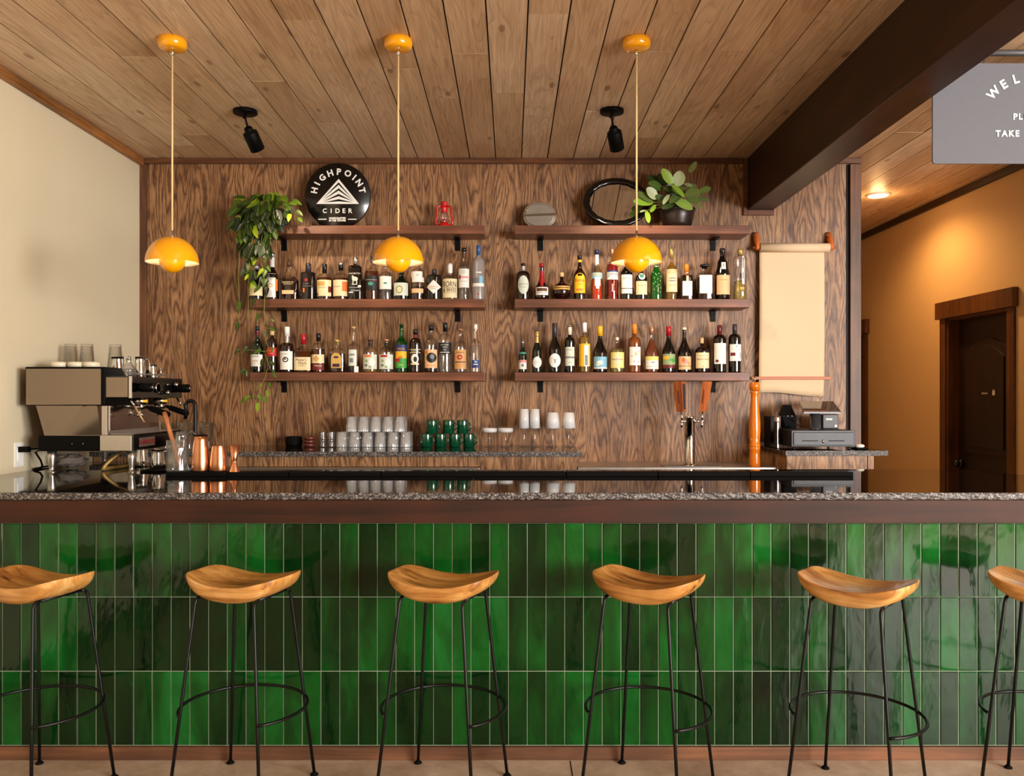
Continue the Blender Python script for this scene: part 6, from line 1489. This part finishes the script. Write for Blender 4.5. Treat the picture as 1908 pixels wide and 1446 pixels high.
def vine(pts, r=.0022, Y=5.525):
    vi.tube([tuple(at(px, py, Y) - o0) for px, py in pts], r, 'stem', 7)
vine([(500, 398), (488, 440), (484, 480), (492, 510), (494, 545), (492, 580), (494, 595), (490, 615), (496, 636), (500, 648), (494, 660)])
vine([(494, 660), (503, 686), (497, 690), (495, 702), (488, 716), (485, 724), (482, 735), (480, 748)])
vine([(470, 400), (450, 440), (446, 480), (444, 520), (446, 560), (445, 590), (446, 604)])
vine([(480, 400), (466, 470), (462, 540), (463, 580), (466, 612)], .0018)
vine([(497, 655), (480, 654), (466, 652), (455, 655), (440, 663)], .0015)
vine([(488, 716), (478, 722), (472, 728), (471, 738), (466, 742)], .0016); vine([(472, 710), (478, 724), (488, 728)], .0014)
vine([(494, 600), (505, 596), (512, 600)], .0014); vine([(495, 612), (503, 612)], .0014)
for c in range(10): vine([(505 + c * 2, 396), (500 - c * 6, 372 + c), (478 - c * 3.5, 392 + c * 4), (470 - c * 3, 420 + c * 4)], .0018, 5.56)
obj('foliage', fo, root); obj('vines', vi, root)

# prayer plant
root = thing('prayer_plant', 'leafy striped plant in a dark round pot on the top right shelf', 'plant', (X(1262, 5.70), 5.70, TOP)); o0 = Vector(root.location); q = 5.70 / F
mb = MB(); mb.lathe([(0, 0), (24 * q, 0), (27 * q, 6 * q), (31 * q, 20 * q), (32.5 * q, 29 * q), (33.5 * q, 30 * q), (33.5 * q, 34 * q), (31 * q, 34 * q), (30 * q, 28 * q), (0, 28 * q)], 'potdark', 44); obj('pot', mb, root)
mb = MB(); mb.lathe([(0, 29.5 * q), (30.6 * q, 29 * q)], 'soil', 28); obj('soil', mb, root)
fo, vi = MB(), MB()
cz = lambda zx, zy: (1180 + zx / 10.33, 290 + zy / 10.33)
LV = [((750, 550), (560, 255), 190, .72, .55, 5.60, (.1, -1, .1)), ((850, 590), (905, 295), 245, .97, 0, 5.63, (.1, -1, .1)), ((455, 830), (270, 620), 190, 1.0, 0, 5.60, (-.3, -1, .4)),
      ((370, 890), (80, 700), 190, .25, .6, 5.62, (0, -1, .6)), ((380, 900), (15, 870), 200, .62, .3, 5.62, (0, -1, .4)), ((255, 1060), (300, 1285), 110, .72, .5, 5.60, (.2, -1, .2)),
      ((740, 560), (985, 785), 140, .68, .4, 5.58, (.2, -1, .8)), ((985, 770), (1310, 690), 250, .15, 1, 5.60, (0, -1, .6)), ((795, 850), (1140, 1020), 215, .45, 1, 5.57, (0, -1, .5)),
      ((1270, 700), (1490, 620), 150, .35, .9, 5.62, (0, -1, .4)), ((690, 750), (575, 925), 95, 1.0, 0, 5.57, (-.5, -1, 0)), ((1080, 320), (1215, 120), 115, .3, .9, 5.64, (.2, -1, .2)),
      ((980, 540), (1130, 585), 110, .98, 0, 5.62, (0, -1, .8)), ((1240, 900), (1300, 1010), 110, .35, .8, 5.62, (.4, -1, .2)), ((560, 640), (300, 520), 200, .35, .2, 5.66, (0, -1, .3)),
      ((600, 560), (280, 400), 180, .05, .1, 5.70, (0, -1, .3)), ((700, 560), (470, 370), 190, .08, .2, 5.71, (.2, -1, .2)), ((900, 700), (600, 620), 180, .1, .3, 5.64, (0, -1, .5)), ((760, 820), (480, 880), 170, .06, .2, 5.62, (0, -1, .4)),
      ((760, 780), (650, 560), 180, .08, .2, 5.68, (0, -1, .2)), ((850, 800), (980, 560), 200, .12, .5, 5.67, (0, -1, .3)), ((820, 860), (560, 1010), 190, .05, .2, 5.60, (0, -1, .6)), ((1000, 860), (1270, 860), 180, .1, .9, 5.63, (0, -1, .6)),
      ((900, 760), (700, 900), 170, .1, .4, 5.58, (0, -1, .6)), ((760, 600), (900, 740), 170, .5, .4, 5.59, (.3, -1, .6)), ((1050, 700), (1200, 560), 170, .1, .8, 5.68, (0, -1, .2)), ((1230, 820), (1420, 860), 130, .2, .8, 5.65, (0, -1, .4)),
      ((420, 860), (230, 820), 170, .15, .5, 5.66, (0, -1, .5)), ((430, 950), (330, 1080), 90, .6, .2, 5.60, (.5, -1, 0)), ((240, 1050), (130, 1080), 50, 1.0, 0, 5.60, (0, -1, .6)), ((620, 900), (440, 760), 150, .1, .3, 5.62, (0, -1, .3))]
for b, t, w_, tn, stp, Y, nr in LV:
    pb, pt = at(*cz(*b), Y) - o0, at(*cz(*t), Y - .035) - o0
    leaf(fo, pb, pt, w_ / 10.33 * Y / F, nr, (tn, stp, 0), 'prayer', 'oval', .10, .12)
    vi.tube([(rl.uniform(-.03, .03), rl.uniform(-.03, .02), 28 * q), tuple((pb + Vector((0, 0, 28 * q))) * .5 + Vector((0, 0, .03))), tuple(pb)], .0017, 'stem', 6)
obj('foliage', fo, root); obj('stems', vi, root)
